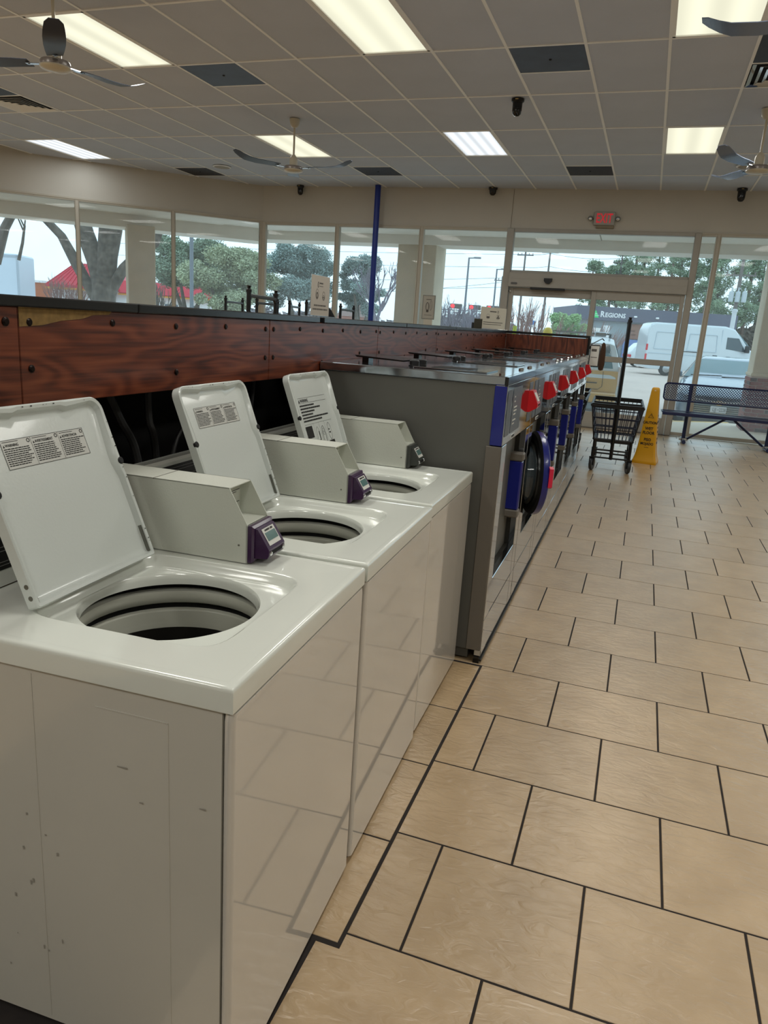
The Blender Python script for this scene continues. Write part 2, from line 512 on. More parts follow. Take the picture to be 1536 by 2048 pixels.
for j in range(-7, 6):
    tee((CX - 18 * CU, CY + j * CV), (CX + 9 * CU, CY + j * CV))
for (i, j), h in HALF.items():
    tee((CX + i * CU, CY + j * CV + CV / 2), (CX + (i + 1) * CU, CY + j * CV + CV / 2))

def cpos(a, b, z=0.):
    ca, sa = cos(CROT), sin(CROT)
    return (ca * a - sa * b, sa * a + ca * b, CZ + z)

# ------------------------------------------------------------------ ceiling lamps
def tube_diffuser(name, col, tubes, lo, hi):
    m = bpy.data.materials.new(name); m.use_nodes = True
    nt = m.node_tree; nt.nodes.remove(nt.nodes['Principled BSDF'])
    em = nt.nodes.new('ShaderNodeEmission'); em.inputs[0].default_value = lin(col)
    tc = nt.nodes.new('ShaderNodeTexCoord'); sp = nt.nodes.new('ShaderNodeSeparateXYZ')
    nt.links.new(tc.outputs['Generated'], sp.inputs[0])
    mu = nt.nodes.new('ShaderNodeMath'); mu.operation = 'MULTIPLY'; mu.inputs[1].default_value = 2 * pi * tubes
    nt.links.new(sp.outputs['X'], mu.inputs[0])
    co = nt.nodes.new('ShaderNodeMath'); co.operation = 'COSINE'; nt.links.new(mu.outputs[0], co.inputs[0])
    mr = nt.nodes.new('ShaderNodeMapRange'); mr.inputs[1].default_value = -1; mr.inputs[2].default_value = 1
    mr.inputs[3].default_value = hi; mr.inputs[4].default_value = lo
    nt.links.new(co.outputs[0], mr.inputs[0]); nt.links.new(mr.outputs[0], em.inputs[1])
    nt.links.new(em.outputs[0], nt.nodes['Material Output'].inputs['Surface'])
    return m
DIFF_WARM = tube_diffuser('warm_lit_diffuser', '#f2f0d6', 2, .92, 1.12)
DIFF_COOL = tube_diffuser('cool_lit_diffuser', '#eef5fa', 4, .80, 1.25)
def troffer(i, j, label, cool=False):
    x = CX + (i + .5) * CU; y = CY + (j + .5) * CV
    L = thing('ceiling_light', label, 'light', cpos(x, y), CROT, 'recessed fluorescent ceiling lights')
    w, d = CU / 2 - .012, CV / 2 - .012
    f = MB()
    for s in (-1, 1):
        f.box(s * w - (.022 if s > 0 else 0), s * w + (.022 if s < 0 else 0), -d, d, .001, .02)
        f.box(-w, w, s * d - (.022 if s > 0 else 0), s * d + (.022 if s < 0 else 0), .001, .02)
    f.box(-w, w, -d, d, .04, .05)
    f.build('frame', TEE, L)
    q = MB(); q.box(-w + .02, w - .02, -d + .02, d - .02, .010, .016)
    q.build('diffuser', DIFF_COOL if cool else DIFF_WARM, L)
    ld = bpy.data.lights.new('lamp', 'AREA'); ld.shape = 'RECTANGLE'; ld.size = .5; ld.size_y = 1.1
    ld.energy = TROFFER_W[j] * (.45 if i == -12 else 1); ld.color = (.92, .98, 1.0) if cool else (1.0, .985, .93)
    lo = bpy.data.objects.new('lamp', ld); COL.objects.link(lo); lo.parent = L; lo.location = (0, 0, -.012)
    return L
NAMES = {(-2, -1): 'long lit ceiling light overhead, nearest the top centre of the ceiling',
         (-6, -1): 'lit ceiling light above the dark-bladed fan on the window side',
         (2, -1): 'lit ceiling light partly crossed by a silver fan blade',
         (-2, 2): 'cool white ceiling light with four bright tube stripes, beyond the hanging camera',
         (2, 2): 'warm square-looking ceiling light in front of the exit sign',
         (-6, 2): 'ceiling light behind the rod of the middle fan',
         (-12, 2): 'ceiling light close to the canted window wall'}
for c in (-14, -12, -10, -6, -2, 2, 6):
    for r in (-7, -4, -1, 2):  # unseen rows repeat the grid; the rearmost is added to brighten the washer sides
        if (c, r) not in LIGHTS: continue
        x = CX + c * CU; y = CY + (r + 1) * CV
        if (Vector((x, y)) - CORNER).dot(LEFT_N) > -.05 or x > 3.6: continue
        if (c, r) in NAMES: troffer(c, r, NAMES[c, r], (c, r) in ((-2, 2), (-12, 2)))
        else: troffer(c, r, 'recessed fluorescent ceiling light away from the part of the room in view')

# ------------------------------------------------------------------ walls
def in_front_wall(o):                       # local x along the storefront, local y outward
    o.location = (0, 12.33, 0); o.rotation_euler = (0, 0, .02); return o
LANG = atan2(LEFT_DIR.y, LEFT_DIR.x)
def in_left_wall(o):                        # local x runs along the canted wall, local -y is outward
    o.location = (CORNER.x, CORNER.y, 0); o.rotation_euler = (0, 0, LANG); return o
HEAD = 3.0
m = MB(); m.box(-6.65, 5.2, 0, .16, HEAD, CZ + .08)
in_front_wall(m.build('wall_front', WALL, kind='structure'))
m = MB(); m.box(-2.256, -2.250, -.004, .0, HEAD, CZ)
in_front_wall(m.build('trim_1', mat('wall_joint', '#8b8373', rough=.8), kind='structure'))
m = MB(); m.box(-.05, 9.2, -.16, 0, HEAD + .015, CZ + .08)
in_left_wall(m.build('wall_left', WALL, kind='structure'))
m = MB(); m.box(4.6, 4.75, -4.2, 12.6, 0, CZ + .08)
m.build('wall_right', WALL, kind='structure')
m = MB(); m.box(-13.4, 4.75, -4.35, -4.2, 0, CZ + .08)
m.build('wall_back', WALL, kind='structure')
m = MB(); m.box(-13.5, -13.35, -4.35, 6.2, 0, CZ + .08)
m.build('wall_far_left', WALL, kind='structure')

# storefront windows: each bay a frame with its pane
def window(n, place, x0, x1, z0, z1, side, bars=(1, 1), w=.05, head=.045):
    """side: +1 outward is +y, -1 outward is -y"""
    f = MB(); d0, d1 = (-.012, .075) if side > 0 else (-.075, .012)
    f.cbox(x0 - w / 2, x0 + w / 2, d0, d1, z0, z1, .004)
    f.cbox(x0 + w / 2, x1 - w / 2, d0, d1, z1 - head, z1, .004)
    f.cbox(x0 + w / 2, x1 - w / 2, d0, d1, z0, z0 + .06, .004)
    if bars[1]: f.cbox(x1 - w / 2, x1 + w / 2, d0, d1, z0, z1, .004)
    # thin stop beads
    for xx in (x0 + w / 2, x1 - w / 2 - .012): f.box(xx, xx + .012, -.02 if side > 0 else .012, d1, z0 + .06, z1 - head)
    o = place(f.build('window_%d' % n, FRAME, kind='structure'))
    p = MB(); y = .03 if side > 0 else -.036
    p.box(x0 + .01, x1 - .01, y, y + .006, z0 + .03, z1 - .02)
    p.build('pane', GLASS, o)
    return o
n = 1
sx = [-6.63, -5.193, -3.706, -2.25]
for a, b in zip(sx[:-1], sx[1:]):
    window(n, in_front_wall, a, b, 0, HEAD, 1, (1, 0)); n += 1
window(n, in_front_wall, .545, .815, 0, HEAD, 1, (1, 0)); n += 1
for a, b in ((.815, 2.28), (2.28, 3.74), (3.74, 5.0)):
    window(n, in_front_wall, a, b, 0, HEAD, 1, (1, 0)); n += 1
lx = [.0, 1.53, 3.015, 4.5, 5.985, 7.47, 8.95]
for k, (a, b) in enumerate(zip(lx[:-1], lx[1:])):
    window(n, in_left_wall, a + (.03 if k == 0 else 0), b, 0, HEAD + .025, -1, (1, 0)); n += 1
# doubled corner post
m = MB(); m.cbox(-6.60, -6.535, -.03, .05, 0, HEAD, .004)
in_front_wall(m.build('trim_2', FRAME, kind='structure'))
# cream line where wall meets the window head
m = MB(); m.box(-6.6, 5.1, -.02, .0, HEAD - .012, HEAD + .006)
in_front_wall(m.build('trim_3', FRAME, kind='structure'))
m = MB(); m.box(.0, 9, .0, .02, HEAD + .004, HEAD + .03)
in_left_wall(m.build('trim_4', FRAME, kind='structure'))

# ------------------------------------------------------------------ automatic sliding door with transom
dm = MB()
dm.cbox(-2.295, -2.185, -.05, .10, 0, HEAD, .006)          # jamb by the counter side
dm.cbox(.485, .575, -.05, .10, 0, HEAD, .006)              # far jamb
dm.cbox(-2.185, .485, -.03, .10, 2.95, HEAD, .004)
dm.cbox(-2.185, .485, -.02, .10, 2.335, 2.375, .004)
door = in_front_wall(dm.build('door_1', DOOR_FRAME, kind='structure'))
h = MB(); h.cbox(-2.185, .485, -.11, .06, 2.118, 2.336, .006)
h.box(-2.18, .48, -.112, -.108, 2.236, 2.239)
hd = h.build('header_housing', DOOR_FRAME, door)
s = MB(); s.prism([(-1.628, 2.262), (-1.503, 2.262), (-1.503, 2.22), (-1.535, 2.185), (-1.565, 2.178), (-1.596, 2.185), (-1.628, 2.22)], -.15, -.108, lambda a, b, c: (a, c, b))
s.build('motion_sensor', BLACK, hd)
s = MB(); s.prism(rrect(-2.145, -2.045, 2.152, 2.184, .014), -.118, -.108, lambda a, b, c: (a, c, b))
s.build('maker_badge', mat('grey_badge', '#5b5a58', rough=.4), hd)
s = MB(); s.box(-1.83, -1.30, -.125, -.02, 2.088, 2.118)
s.build('safety_beam', BLACK, hd)
p = MB(); p.box(-2.19, .49, .02, .026, 2.35, 2.97)
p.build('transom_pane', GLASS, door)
def leaf(x0, x1, y, ls, rs, name, glasstop=1.985):
    f = MB()
    f.cbox(x0, x0 + ls, y, y + .045, .01, 2.115, .004)
    f.cbox(x1 - rs, x1, y, y + .045, .01, 2.115, .004)
    f.cbox(x0 + ls, x1 - rs, y, y + .045, glasstop, 2.115, .004)
    f.cbox(x0 + ls, x1 - rs, y, y + .045, 1.055, 1.14, .004)
    f.cbox(x0 + ls, x1 - rs, y, y + .045, .01, .26, .004)
    o = f.build(name, DOOR_FRAME, door)
    for z0, z1 in ((.26, 1.055), (1.14, glasstop)):
        q = MB(); q.box(x0 + ls - .005, x1 - rs + .005, y + .02, y + .026, z0 - .005, z1 + .005)
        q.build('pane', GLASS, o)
    return o
leaf(-2.18, -.80, .0, .075, .07, 'fixed_leaf', 1.985)
leaf(-.885, .475, -.055, .075, .06, 'sliding_leaf', 1.985)
m = MB(); m.box(-2.2, .5, -.12, .12, 0, .012); m.build('threshold', mat('worn_threshold', '#6f6a63', rough=.5, metal=.6), door)
s = MB(); s.cyl((-2.17, -.02, 2.05), (-2.15, -.06, 2.05), .012); s.build('bolt', CHROME, door)
# ------------------------------------------------------------------ island bulkhead behind the machines
WOODM = wood_mat('cherry_laminate', '#3f1a10', '#652f1c', '#793f26')
BLACKTOP = mat('black_counter_laminate', '#131619', rough=.22)
PARTICLE = mat('bare_particle_board', '#7d6236', rough=.9, var=.2, vscale=60)
VOID = mat('dark_cavity_board', '#060606', rough=.95)  # near-black, so the cavity's shade is already in the board colour
BANG = .0094
bulk = thing('island_bulkhead', 'cherry wood bulkhead with black counter top running behind the machines', 'bulkhead', (-1.31, 2.95, 0), BANG)
# local: x toward the aisle, y along the row, board face at x = 0
def blk(name, m, x0, x1, y0, y1, z0, z1, b=.002, par=None):
    q = MB(); q.cbox(x0, x1, y0, y1, z0, z1, b); return q.build(name, m, par or bulk)
Y0 = -1.656
SCREW = []
def screw(par, loc):
    if not SCREW:
        q = MB(); q.lathe([(.009, 0), (.009, .002), (.0055, .0045), (.002, .0045)], 10, ax='X')
        o = q.build('screw', mat('dark_screw', '#1a0f0b', rough=.35, metal=.7), par, loc); SCREW.append(o.data)
    else: link('screw', SCREW[0], par, loc)
for a, b in ((Y0 + .003, -.470), (-.467, .752), (.755, 1.972), (1.975, 3.19), (3.193, 4.80)):
    p = blk('wood_panel', WOODM, -.019, 0, a, b, 1.188, 1.404)
    # cup-head screws along the top and a few lower down
    n_s = int((b - a) / .24)
    ys = [a + .03 + (b - a - .06) * k / n_s for k in range(n_s + 1)]
    for k, y in enumerate(ys):
        screw(p, (0, y, 1.372 + (.004 if k % 2 else 0)))
        if k % 2 == 0: screw(p, (0, y, 1.27 - (.03 if k % 4 else 0)))
blk('wood_post', WOODM, -.03, .002, Y0 - .45, Y0, .0, 1.404)
q = MB(); q.lathe([(.010, 0), (.010, .002), (.006, .005), (.002, .005)], 12, o=(.002, Y0 - .035, 1.372), ax='X'); q.build('screw', MATS['dark_screw'], bulk)
# torn laminate showing particle board
q = MB(); q.prism([(Y0 + .004, 1.404), (Y0 + .31, 1.404), (Y0 + .30, 1.396), (Y0 + .24, 1.393), (Y0 + .20, 1.383), (Y0 + .13, 1.377), (Y0 + .07, 1.366), (Y0 + .004, 1.362)], 0, .0015, lambda a, b, c: (c, a, b))
q.build('torn_edge', PARTICLE, bulk)
# black counter in lengths with open joints
for a, b in ((Y0 - .46, -1.25), (-1.247, -.035), (.01, 1.215), (1.225, 2.47), (2.475, 3.66), (3.665, 4.83)):
    q = MB(); q.cbox(-.36, .012, a, b, 1.404, 1.428, .003); q.build('counter_length', BLACKTOP, bulk)
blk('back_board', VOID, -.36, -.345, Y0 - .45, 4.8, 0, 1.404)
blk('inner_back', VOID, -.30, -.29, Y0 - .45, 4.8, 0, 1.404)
# cross piece closing the far end of the row
e = MB(); e.cbox(.0, .82, 4.80, 4.82, .0, 1.40, .002); e.build('end_panel', wood_mat('cherry_laminate_end', '#3a180e', '#5a2a19', '#6c3722', 'X'), bulk)
e = MB(); e.cbox(-.36, .84, 4.79, 4.95, 1.404, 1.428, .003); e.build('end_cap', BLACKTOP, bulk)
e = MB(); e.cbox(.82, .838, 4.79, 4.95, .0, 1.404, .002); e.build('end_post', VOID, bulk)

# hoses hanging in the cavity
HOSE = mat('grey_hose', '#2b2b2b', rough=.5)
def hose(pts, r=.011):
    o = MB(); P = [Vector(p) for p in pts]; out = []
    for i in range(len(P) - 1):
        for t in range(6):
            u = t / 6; a = P[max(i - 1, 0)]; b = P[i]; c = P[i + 1]; d = P[min(i + 2, len(P) - 1)]
            out.append(.5 * ((2 * b) + (c - a) * u + (2 * a - 5 * b + 4 * c - d) * u * u + (3 * b - a - 3 * c + d) * u ** 3))
    out.append(P[-1]); o.tube(out, r, 8)
    return o.build('water_hose', HOSE, smooth=40)
hose_group = 'water hoses behind the top-load washers'
for k, pts in enumerate([[(-1.45, 1.74, 1.22), (-1.42, 1.78, 1.1), (-1.40, 1.83, .98), (-1.39, 1.85, .7), (-1.42, 1.86, .02)],
                         [(-1.47, 1.98, 1.22), (-1.46, 1.97, 1.08), (-1.44, 1.98, .9), (-1.45, 1.99, .02)],
                         [(-1.49, 2.10, 1.2), (-1.44, 2.16, 1.08), (-1.42, 2.05, .98), (-1.43, 2.0, .7), (-1.45, 2.05, .02)],
                         [(-1.44, 2.62, 1.2), (-1.43, 2.58, 1.05), (-1.42, 2.56, .9), (-1.44, 2.6, .02)]]):
    tag(hose(pts, .012 if k < 2 else .007), ['thick dark hose looping down behind the second washer lid', 'thin grey hose hanging in the dark gap between two lids',
        'slack cable drooping in the dark gap under the wood panel', 'dark hose hanging behind the far washer lid'][k], 'hose', hose_group)

# ------------------------------------------------------------------ top-load washers
# local frame: x = 0 at the front face (aisle side is +x), y along the row from the near side, z up
WW, WD, DECK = .655, .72, .855
def rays_rect(x0, x1, y0, y1, cx, cy, angs):
    out = []
    for a in angs:
        dx, dy = cos(a), sin(a); t = 1e9
        if dx > 1e-9: t = min(t, (x1 - cx) / dx)
        if dx < -1e-9: t = min(t, (x0 - cx) / dx)
        if dy > 1e-9: t = min(t, (y1 - cy) / dy)
        if dy < -1e-9: t = min(t, (y0 - cy) / dy)
        out.append((cx + dx * t, cy + dy * t))
    return out
def rays_round(x0, x1, y0, y1, cx, cy, angs, p=7):
    """rounded rectangle by rays: soft minimum"""
    out = []
    for a in angs:
        dx, dy = cos(a), sin(a)
        ex = (x1 - cx) if dx > 0 else (cx - x0); ey = (y1 - cy) if dy > 0 else (cy - y0)
        t = ((abs(dx) / ex) ** p + (abs(dy) / ey) ** p) ** (-1 / p)
        out.append((cx + dx * t, cy + dy * t))
    return out
RC = (-.301, .317)
def deck_mesh():
    mb = MB()
    cx, cy = RC
    corners = [atan2(b - cy, a - cx) for a, b in ((0, 0), (0, WW), (-WD + .1, 0), (-WD + .1, WW))]
    angs = sorted([2 * pi * k / 96 - pi for k in range(96)] + corners)
    # drop near duplicates
    A = [angs[0]]
    for a in angs[1:]:
        if a - A[-1] > 1e-3: A.append(a)
    L = lambda pts, z: [(a, b, z) for a, b in pts]
    X0 = -WD + .1
    R = lambda i: rays_rect(X0, -i, i, WW - i, cx, cy, A)
    rec = lambda q, z: L(rays_round(-.505 + q, -.097 - q, .112 + q, .522 - q, cx, cy, A), z)
    def notch(pts):      # finger scoop on the front edge of the recess
        out = []
        for x, y, z in pts:
            g = math.exp(-((y - .345) / .055) ** 2)
            out.append((x + (.030 * g if x > -.2 else 0), y, z))
        return out
    cc = (-.316, .322)
    circ = lambda r, z: [(cc[0] + r * cos(a), cc[1] + r * sin(a), z) for a in A]
    # circle points by direction from the recess centre, close enough to even
    loops = [L(R(.012), DECK - .045), L(R(.001), DECK - .045), L(R(0), DECK - .043), L(R(0), DECK - .0085), L(R(.0012), DECK - .0035), L(R(.004), DECK - .0008), L(R(.008), DECK), L(R(.020), DECK), L(R(.022), DECK - .001), rec(-.006, DECK - .001), rec(0, DECK - .004), notch(rec(.005, DECK - .013)), rec(.011, DECK - .024), rec(.016, DECK - .027),
             circ(.184, DECK - .0275), circ(.1815, DECK - .031), circ(.179, DECK - .038), circ(.178, DECK - .052)]
    mb.loft(loops, False, False)
    return mb
def make_washer(purple, lid_angle, style, label, loc, rot):
    W = thing('top_load_washer', label, 'washer', loc, rot, 'white top-load washers with open lids')
    mb = deck_mesh(); mb.build('deck', WHITE_ENAMEL, W, smooth=35)
    c = MB(); c.box(-WD + .02, -.022, .006, .012, .055, DECK - .042); c.box(-WD + .02, -.022, WW - .012, WW - .006, .055, DECK - .042); c.box(-WD + .02, -WD + .026, .012, WW - .012, .055, DECK - .042); c.box(-.028, -.022, .012, WW - .012, .055, DECK - .042); c.box(-WD + .02, -.022, .006, WW - .006, .05, .055)
    c.box(-WD + .02, -.05, .03, WW - .03, .02, .06)
    # shallow pressed panel lines on the sides
    c.box(-.392, -.389, .0052, .007, .06, .80); c.box(-.122, -.120, .0052, .007, .06, .765); c.box(-.26, -.12, .0052, .007, .764, .766)
    c.build('cabinet', mat('cabinet_side_enamel', '#c6c3b9', rough=.2, coat=.35, var=.03, vscale=3), W)
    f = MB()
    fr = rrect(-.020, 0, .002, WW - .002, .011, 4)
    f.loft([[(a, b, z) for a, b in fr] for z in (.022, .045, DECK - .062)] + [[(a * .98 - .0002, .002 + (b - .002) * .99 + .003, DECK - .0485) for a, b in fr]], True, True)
    f.build('front_panel', mat('shaded_front_enamel', '#d2cec6', rough=.05, coat=.6, var=.02, vscale=3), W, smooth=40)  # toned darker than the deck, the front's shade put into the colour
    t = MB(); t.box(-.06, -.016, .02, WW - .02, .0, .05); t.build('toe_kick', mat('toe_kick_black', '#1b1a18', rough=.7), W)
    rs = random.Random(len(label) + 3); sc_ = MB()
    for _ in range(13):
        x_ = rs.gauss(-.42, .05); z_ = rs.uniform(.12, .52); a_ = rs.uniform(.001, .004); b_ = rs.uniform(.002, .012)
        sc_.quad((x_, .0048, z_), (x_ + a_, .0048, z_ + .002), (x_ + a_ * .8, .0048, z_ + b_), (x_ - .001, .0048, z_ + b_ * .8))
    for x_, z_, l_ in ((-.05, .62, .012), (-.20, .66, .02), (-.17, .60, .008)):
        sc_.quad((x_ - l_, .0048, z_), (x_, .0048, z_ - .001), (x_, .0048, z_ + .003), (x_ - l_, .0048, z_ + .002))
    sc_.build('scuff_mark', mat('grey_scuff', '#98948a', rough=.6), W, kind='stuff')
    # tub: balance ring, gaps painted black for their shade, inner wall, perforated floor
    o = (-.316, .322, 0)
    t = MB(); t.lathe([(.1785, DECK - .052), (.205, DECK - .053), (.205, DECK - .071)], 48, 1, o, cap0=False, cap1=False)
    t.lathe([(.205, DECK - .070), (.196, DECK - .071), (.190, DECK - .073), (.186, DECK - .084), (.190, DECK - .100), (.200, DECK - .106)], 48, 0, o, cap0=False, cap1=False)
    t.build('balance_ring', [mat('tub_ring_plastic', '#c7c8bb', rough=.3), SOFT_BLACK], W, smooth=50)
    t = MB(); t.lathe([(.205, DECK - .104), (.205, DECK - .121)], 48, 1, o, cap0=False, cap1=False)
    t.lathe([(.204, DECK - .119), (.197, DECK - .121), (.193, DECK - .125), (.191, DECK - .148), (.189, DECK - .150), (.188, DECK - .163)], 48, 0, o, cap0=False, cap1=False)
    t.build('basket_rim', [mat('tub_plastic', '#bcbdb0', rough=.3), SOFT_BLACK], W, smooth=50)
    t = MB(); t.lathe([(.188, DECK - .163), (.186, DECK - .40), (.17, .38), (.05, .37), (.045, .55), (.03, .60), (.0, .605)], 40, 0, o, cap0=False, cap1=True)
    bk = t.build('basket', mat('speckled_basket', '#23211f', rough=.3, coat=.3), W, smooth=40)
    t = MB()
    for k in range(44):
        a = k * 2.39996; z = DECK - .175 - .16 * ((k * .618) % 1)
        p = Vector((o[0] + .1885 * cos(a), o[1] + .1885 * sin(a), z)) * 1.0; q = p + Vector((-cos(a), -sin(a), 0)) * .002
        t.cyl(p, q, .0035, 6)
    t.build('drain_hole', mat('bright_hole', '#9fa19a', rough=.2, metal=1.), bk, kind='stuff')
    # control console along the back: black face with fine white lines
    cs = MB(); cs.prism([(-.628, DECK - .002), (-.640, DECK + .012), (-.690, DECK + .135), (-.700, DECK + .142), (-.735, DECK + .142), (-.735, DECK - .002)], .012, WW - .012, lambda a, b, c: (a, c, b))
    con = cs.build('console', WHITE_ENAMEL, W, smooth=30)
    g = MB(); n = Vector((.123, 0, .05)).normalized() * .0015
    a = Vector((-.640, 0, DECK + .012)); b = Vector((-.690, 0, DECK + .135))
    q0 = a.lerp(b, .10) + n; q1 = a.lerp(b, .93) + n
    g.quad((q0.x, .03, q0.z), (q0.x, .53, q0.z), (q1.x, .53, q1.z), (q1.x, .03, q1.z))
    face = g.build('control_face', BLACK, con)
    g = MB(); n2 = n * 1.6
    for t0 in (.16, .21, .37, .43, .60, .66, .80, .86):
        p0 = a.lerp(b, t0) + n2; p1 = a.lerp(b, t0 + .008) + n2
        g.quad((p0.x, .035, p0.z), (p0.x, .525, p0.z), (p1.x, .525, p1.z), (p1.x, .035, p1.z))
    g.build('printed_line', mat('grey_print', '#9a9a98', rough=.6), face)
    # lid, hinged along the back of the recess
    H = Vector((-.478, .112, DECK + .004)); th = lid_angle
    up = Vector((-sin(th), 0, cos(th))); nrm = Vector((cos(th), 0, sin(th)))     # nrm points to the aisle (inner face)
    M = Matrix(((0, up.x, nrm.x, H.x), (1, up.y, nrm.y, H.y), (0, up.z, nrm.z, H.z), (0, 0, 0, 1)))
    lw, lh = .374, .382
    def lid_loop(ins, z, r=.03, n_=5, bump=0.):
        pts = []
        for cx_, cy_, a0, rr in ((lw - ins, ins, -pi / 2, .006), (lw - ins, lh - ins, 0, r), (ins, lh - ins, pi / 2, r), (ins, ins, pi, .006)):
            rr = max(rr - ins * .5, .004)
            sx_ = -1 if cx_ > lw / 2 else 1; sy_ = -1 if cy_ > lh / 2 else 1
            for k in range(n_ + 1):
                t_ = a0 + pi / 2 * k / n_
                pts.append([cx_ + sx_ * rr + rr * cos(t_), cy_ + sy_ * rr + rr * sin(t_), z])
            if cx_ > lw / 2 and cy_ < lh / 2:      # waist points on the sides
                pts += [[lw - ins, lh * .52, z], [lw - ins - bump, lh * .60, z], [lw - ins - bump, lh * .66, z]]
            if cx_ > lw / 2 and cy_ > lh / 2:
                pts += [[lw * .70, lh - ins - bump, z], [lw * .66, lh - ins - bump * .3, z], [lw * .34, lh - ins - bump * .3, z], [lw * .30, lh - ins - bump, z]]
            if cx_ < lw / 2 and cy_ > lh / 2:
                pts += [[ins + bump, lh * .66, z], [ins + bump, lh * .60, z], [ins, lh * .52, z]]
        return pts
    lid = MB(); lid.M = M
    lid.loft([lid_loop(0, -.006), lid_loop(0, .016, bump=.000), lid_loop(.0025, .0185, bump=.003), lid_loop(.008, .0165, bump=.006), lid_loop(.013, .004, bump=.010), lid_loop(.026, .0, bump=.016)], True, True)
    lo = lid.build('lid', WHITE_LID, W, smooth=42)
    g = MB(); g.M = M
    for xx, yy in ((lw - .004, .60 * lh), (.006, .58 * lh)):
        g = MB(); g.M = M
        g.lathe([(.0085, .012), (.0085, .019), (.006, .021), (.001, .021)], 12, o=(xx, yy, 0))
        g.build('bumper', RUBBER, lo)
    g = MB(); g.M = M
    for x_ in (-.0008,):
        for yy in (.045, .022): g.lathe([(.005, 0), (.005, .0015), (.001, .002)], 10, o=(-.0005, yy, .008), ax='X')
    g.box(lw - .012, lw - .007, .012, .075, .003, .014); g.box(.007, .011, .004, .02, .003, .014)
    g.lathe([(.006, -.004), (.006, .006)], 10, o=(lw - .004, .006, .004), ax='X')
    g.build('hinge', mat('dull_hinge_steel', '#77766f', rough=.35, metal=.9), lo)
    # chipped paint on the rim
    g = MB(); g.M = M; rnd = random.Random(len(label))
    for _ in range(15):
        if rnd.random() < .5: x_, y_ = rnd.uniform(.05, lw - .05), lh - .0055
        else: x_, y_ = lw - .0055, rnd.uniform(.03, lh - .06)
        s_ = rnd.uniform(.0004, .0012)
        g.quad((x_ - s_ * 2, y_ - s_, .0189), (x_ + s_ * 2, y_ - s_, .0189), (x_ + s_ * 2, y_ + s_, .0189), (x_ - s_ * 2, y_ + s_, .0189))
    g.build('chipped_paint', INK, lo, kind='stuff')
    # warning print inside the lid
    P0 = M @ Vector((0, 0, .0012))
    Rv = Vector((0, 1, 0))
    rnd = random.Random(5)
    if style == 'wide':
        w, h = .232, .058; x0, y0 = .071, .262
        lb = MB(); lb.M = M; lb.box(x0, x0 + w, y0, y0 + h, .0003, .0007)
        sticker = lb.build('warning_label', mat('satin_label', '#c9cac4', rough=.25), lo)
        pr = [('r', 0, w, 0, .0008), ('r', 0, w, h - .0008, h), ('r', 0, .0008, 0, h), ('r', w - .0008, w, 0, h)]
        for k, hd_ in enumerate(('WARNING', 'AVERTISSEMENT', 'ADVERTENCIA')):
            bx = .003 + k * w / 3
            if k: pr.append(('r', bx - .003, bx - .0024, 0, h))
            pr.append(('r', bx + .002, bx + .042, h - .0045, h - .0035))
            pr.append(('p', [(bx + .001, h - .0145), (bx + .0055, h - .0145), (bx + .0033, h - .009)]))
            pr.append(('t', hd_, bx + .007, h - .0115, .0078, .88))
            pr.append(('o', bx + .068, h - .0065, .0042, .0042, .0014))
            for q in range(9):
                yy = h - .018 - q * .0041; xx = bx + .001; end = bx + rnd.uniform(.055, .072)
                while xx < end:
                    l = rnd.uniform(.003, .009); pr.append(('r', xx, min(xx + l, end), yy - .0011, yy + .0008)); xx += l + .0012
        tilted_print(pr, INK, sticker, P0 + M.to_3x3() @ Vector((x0, y0, 0)), Rv, up)
    else:
        x0, y0 = .062, .03
        pr = [('r', .0, .25, .262, .2628), ('r', 0, .25, .243, .2438), ('t', 'WARNING', .018, .2515, .0155, .9), ('p', [(.002, .2455), (.014, .2455), (.008, .2575)])]
        for q, l in enumerate((.13, .18, .12, .10, .235, .17)):
            yy = .234 - q * .0115; xx = .004
            while xx < l:
                d = rnd.uniform(.005, .013); pr.append(('r', xx, min(xx + d, l), yy - .0032, yy + .0026)); xx += d + .0022
        pr += [('r', .0, .25, .1625, .1632), ('r', .002, .058, .112, .156), ('r', .0, .25, .052, .0527), ('r', .075, .0757, .052, .162), ('r', .125, .1257, .052, .162), ('r', .175, .1757, .052, .162),
               ('o', .10, .078, .018, .020, .0016), ('o', .10, .078, .009, .010, .0013), ('o', .10, .112, .014, .036, .0012), ('r', .106, .110, .09, .13),
               ('o', .150, .105, .017, .042, .0016), ('o', .150, .105, .011, .033, .0012), ('o', .150, .118, .006, .008, .001),
               ('o', .208, .120, .016, .034, .0014), ('r', .203, .213, .112, .118), ('r', .200, .208, .124, .130), ('r', .185, .232, .066, .084)]
        for q in range(3): pr.append(('r', .010, .034 + .006 * q, .099 - q * .012, .104 - q * .012))
        for q in range(3): pr.append(('r', .19, .222 - .004 * q, .040 - q * .011, .044 - q * .011))
        pr += [('r', .03, .12, .038, .043), ('r', .175, .1757, .0, .052)]
        tilted_print(pr, INK, lo, P0 + M.to_3x3() @ Vector((x0, y0, 0)), Rv, up)
    # payment housing: long box with a cut-back front and a pocket
    bx = thing_part = MB()
    y0, y1 = .545, WW - .002
    zt, zs = DECK + .176, DECK + .092
    xf, xt, xb = -.256, -.304, -.722
    th_ = .0022
    side = [(xf, DECK + .001), (xf, zs), (xt, zt), (xb, zt), (xb, DECK + .001)]
    for ya, yb in ((y0, y0 + th_), (y1 - th_, y1)):
        bx.prism(side, ya, yb, lambda a, b, c: (a, c, b))
    bx.box(xb, xt, y0, y1, zt - th_, zt)                       # lid plate
    bx.box(xf - .004, xf, y0, y1, DECK + .001, zs)             # lower front
    bx.box(xf - .075, xf - .001, y0 + .001, y1 - .001, zs - th_, zs)                # pocket floor
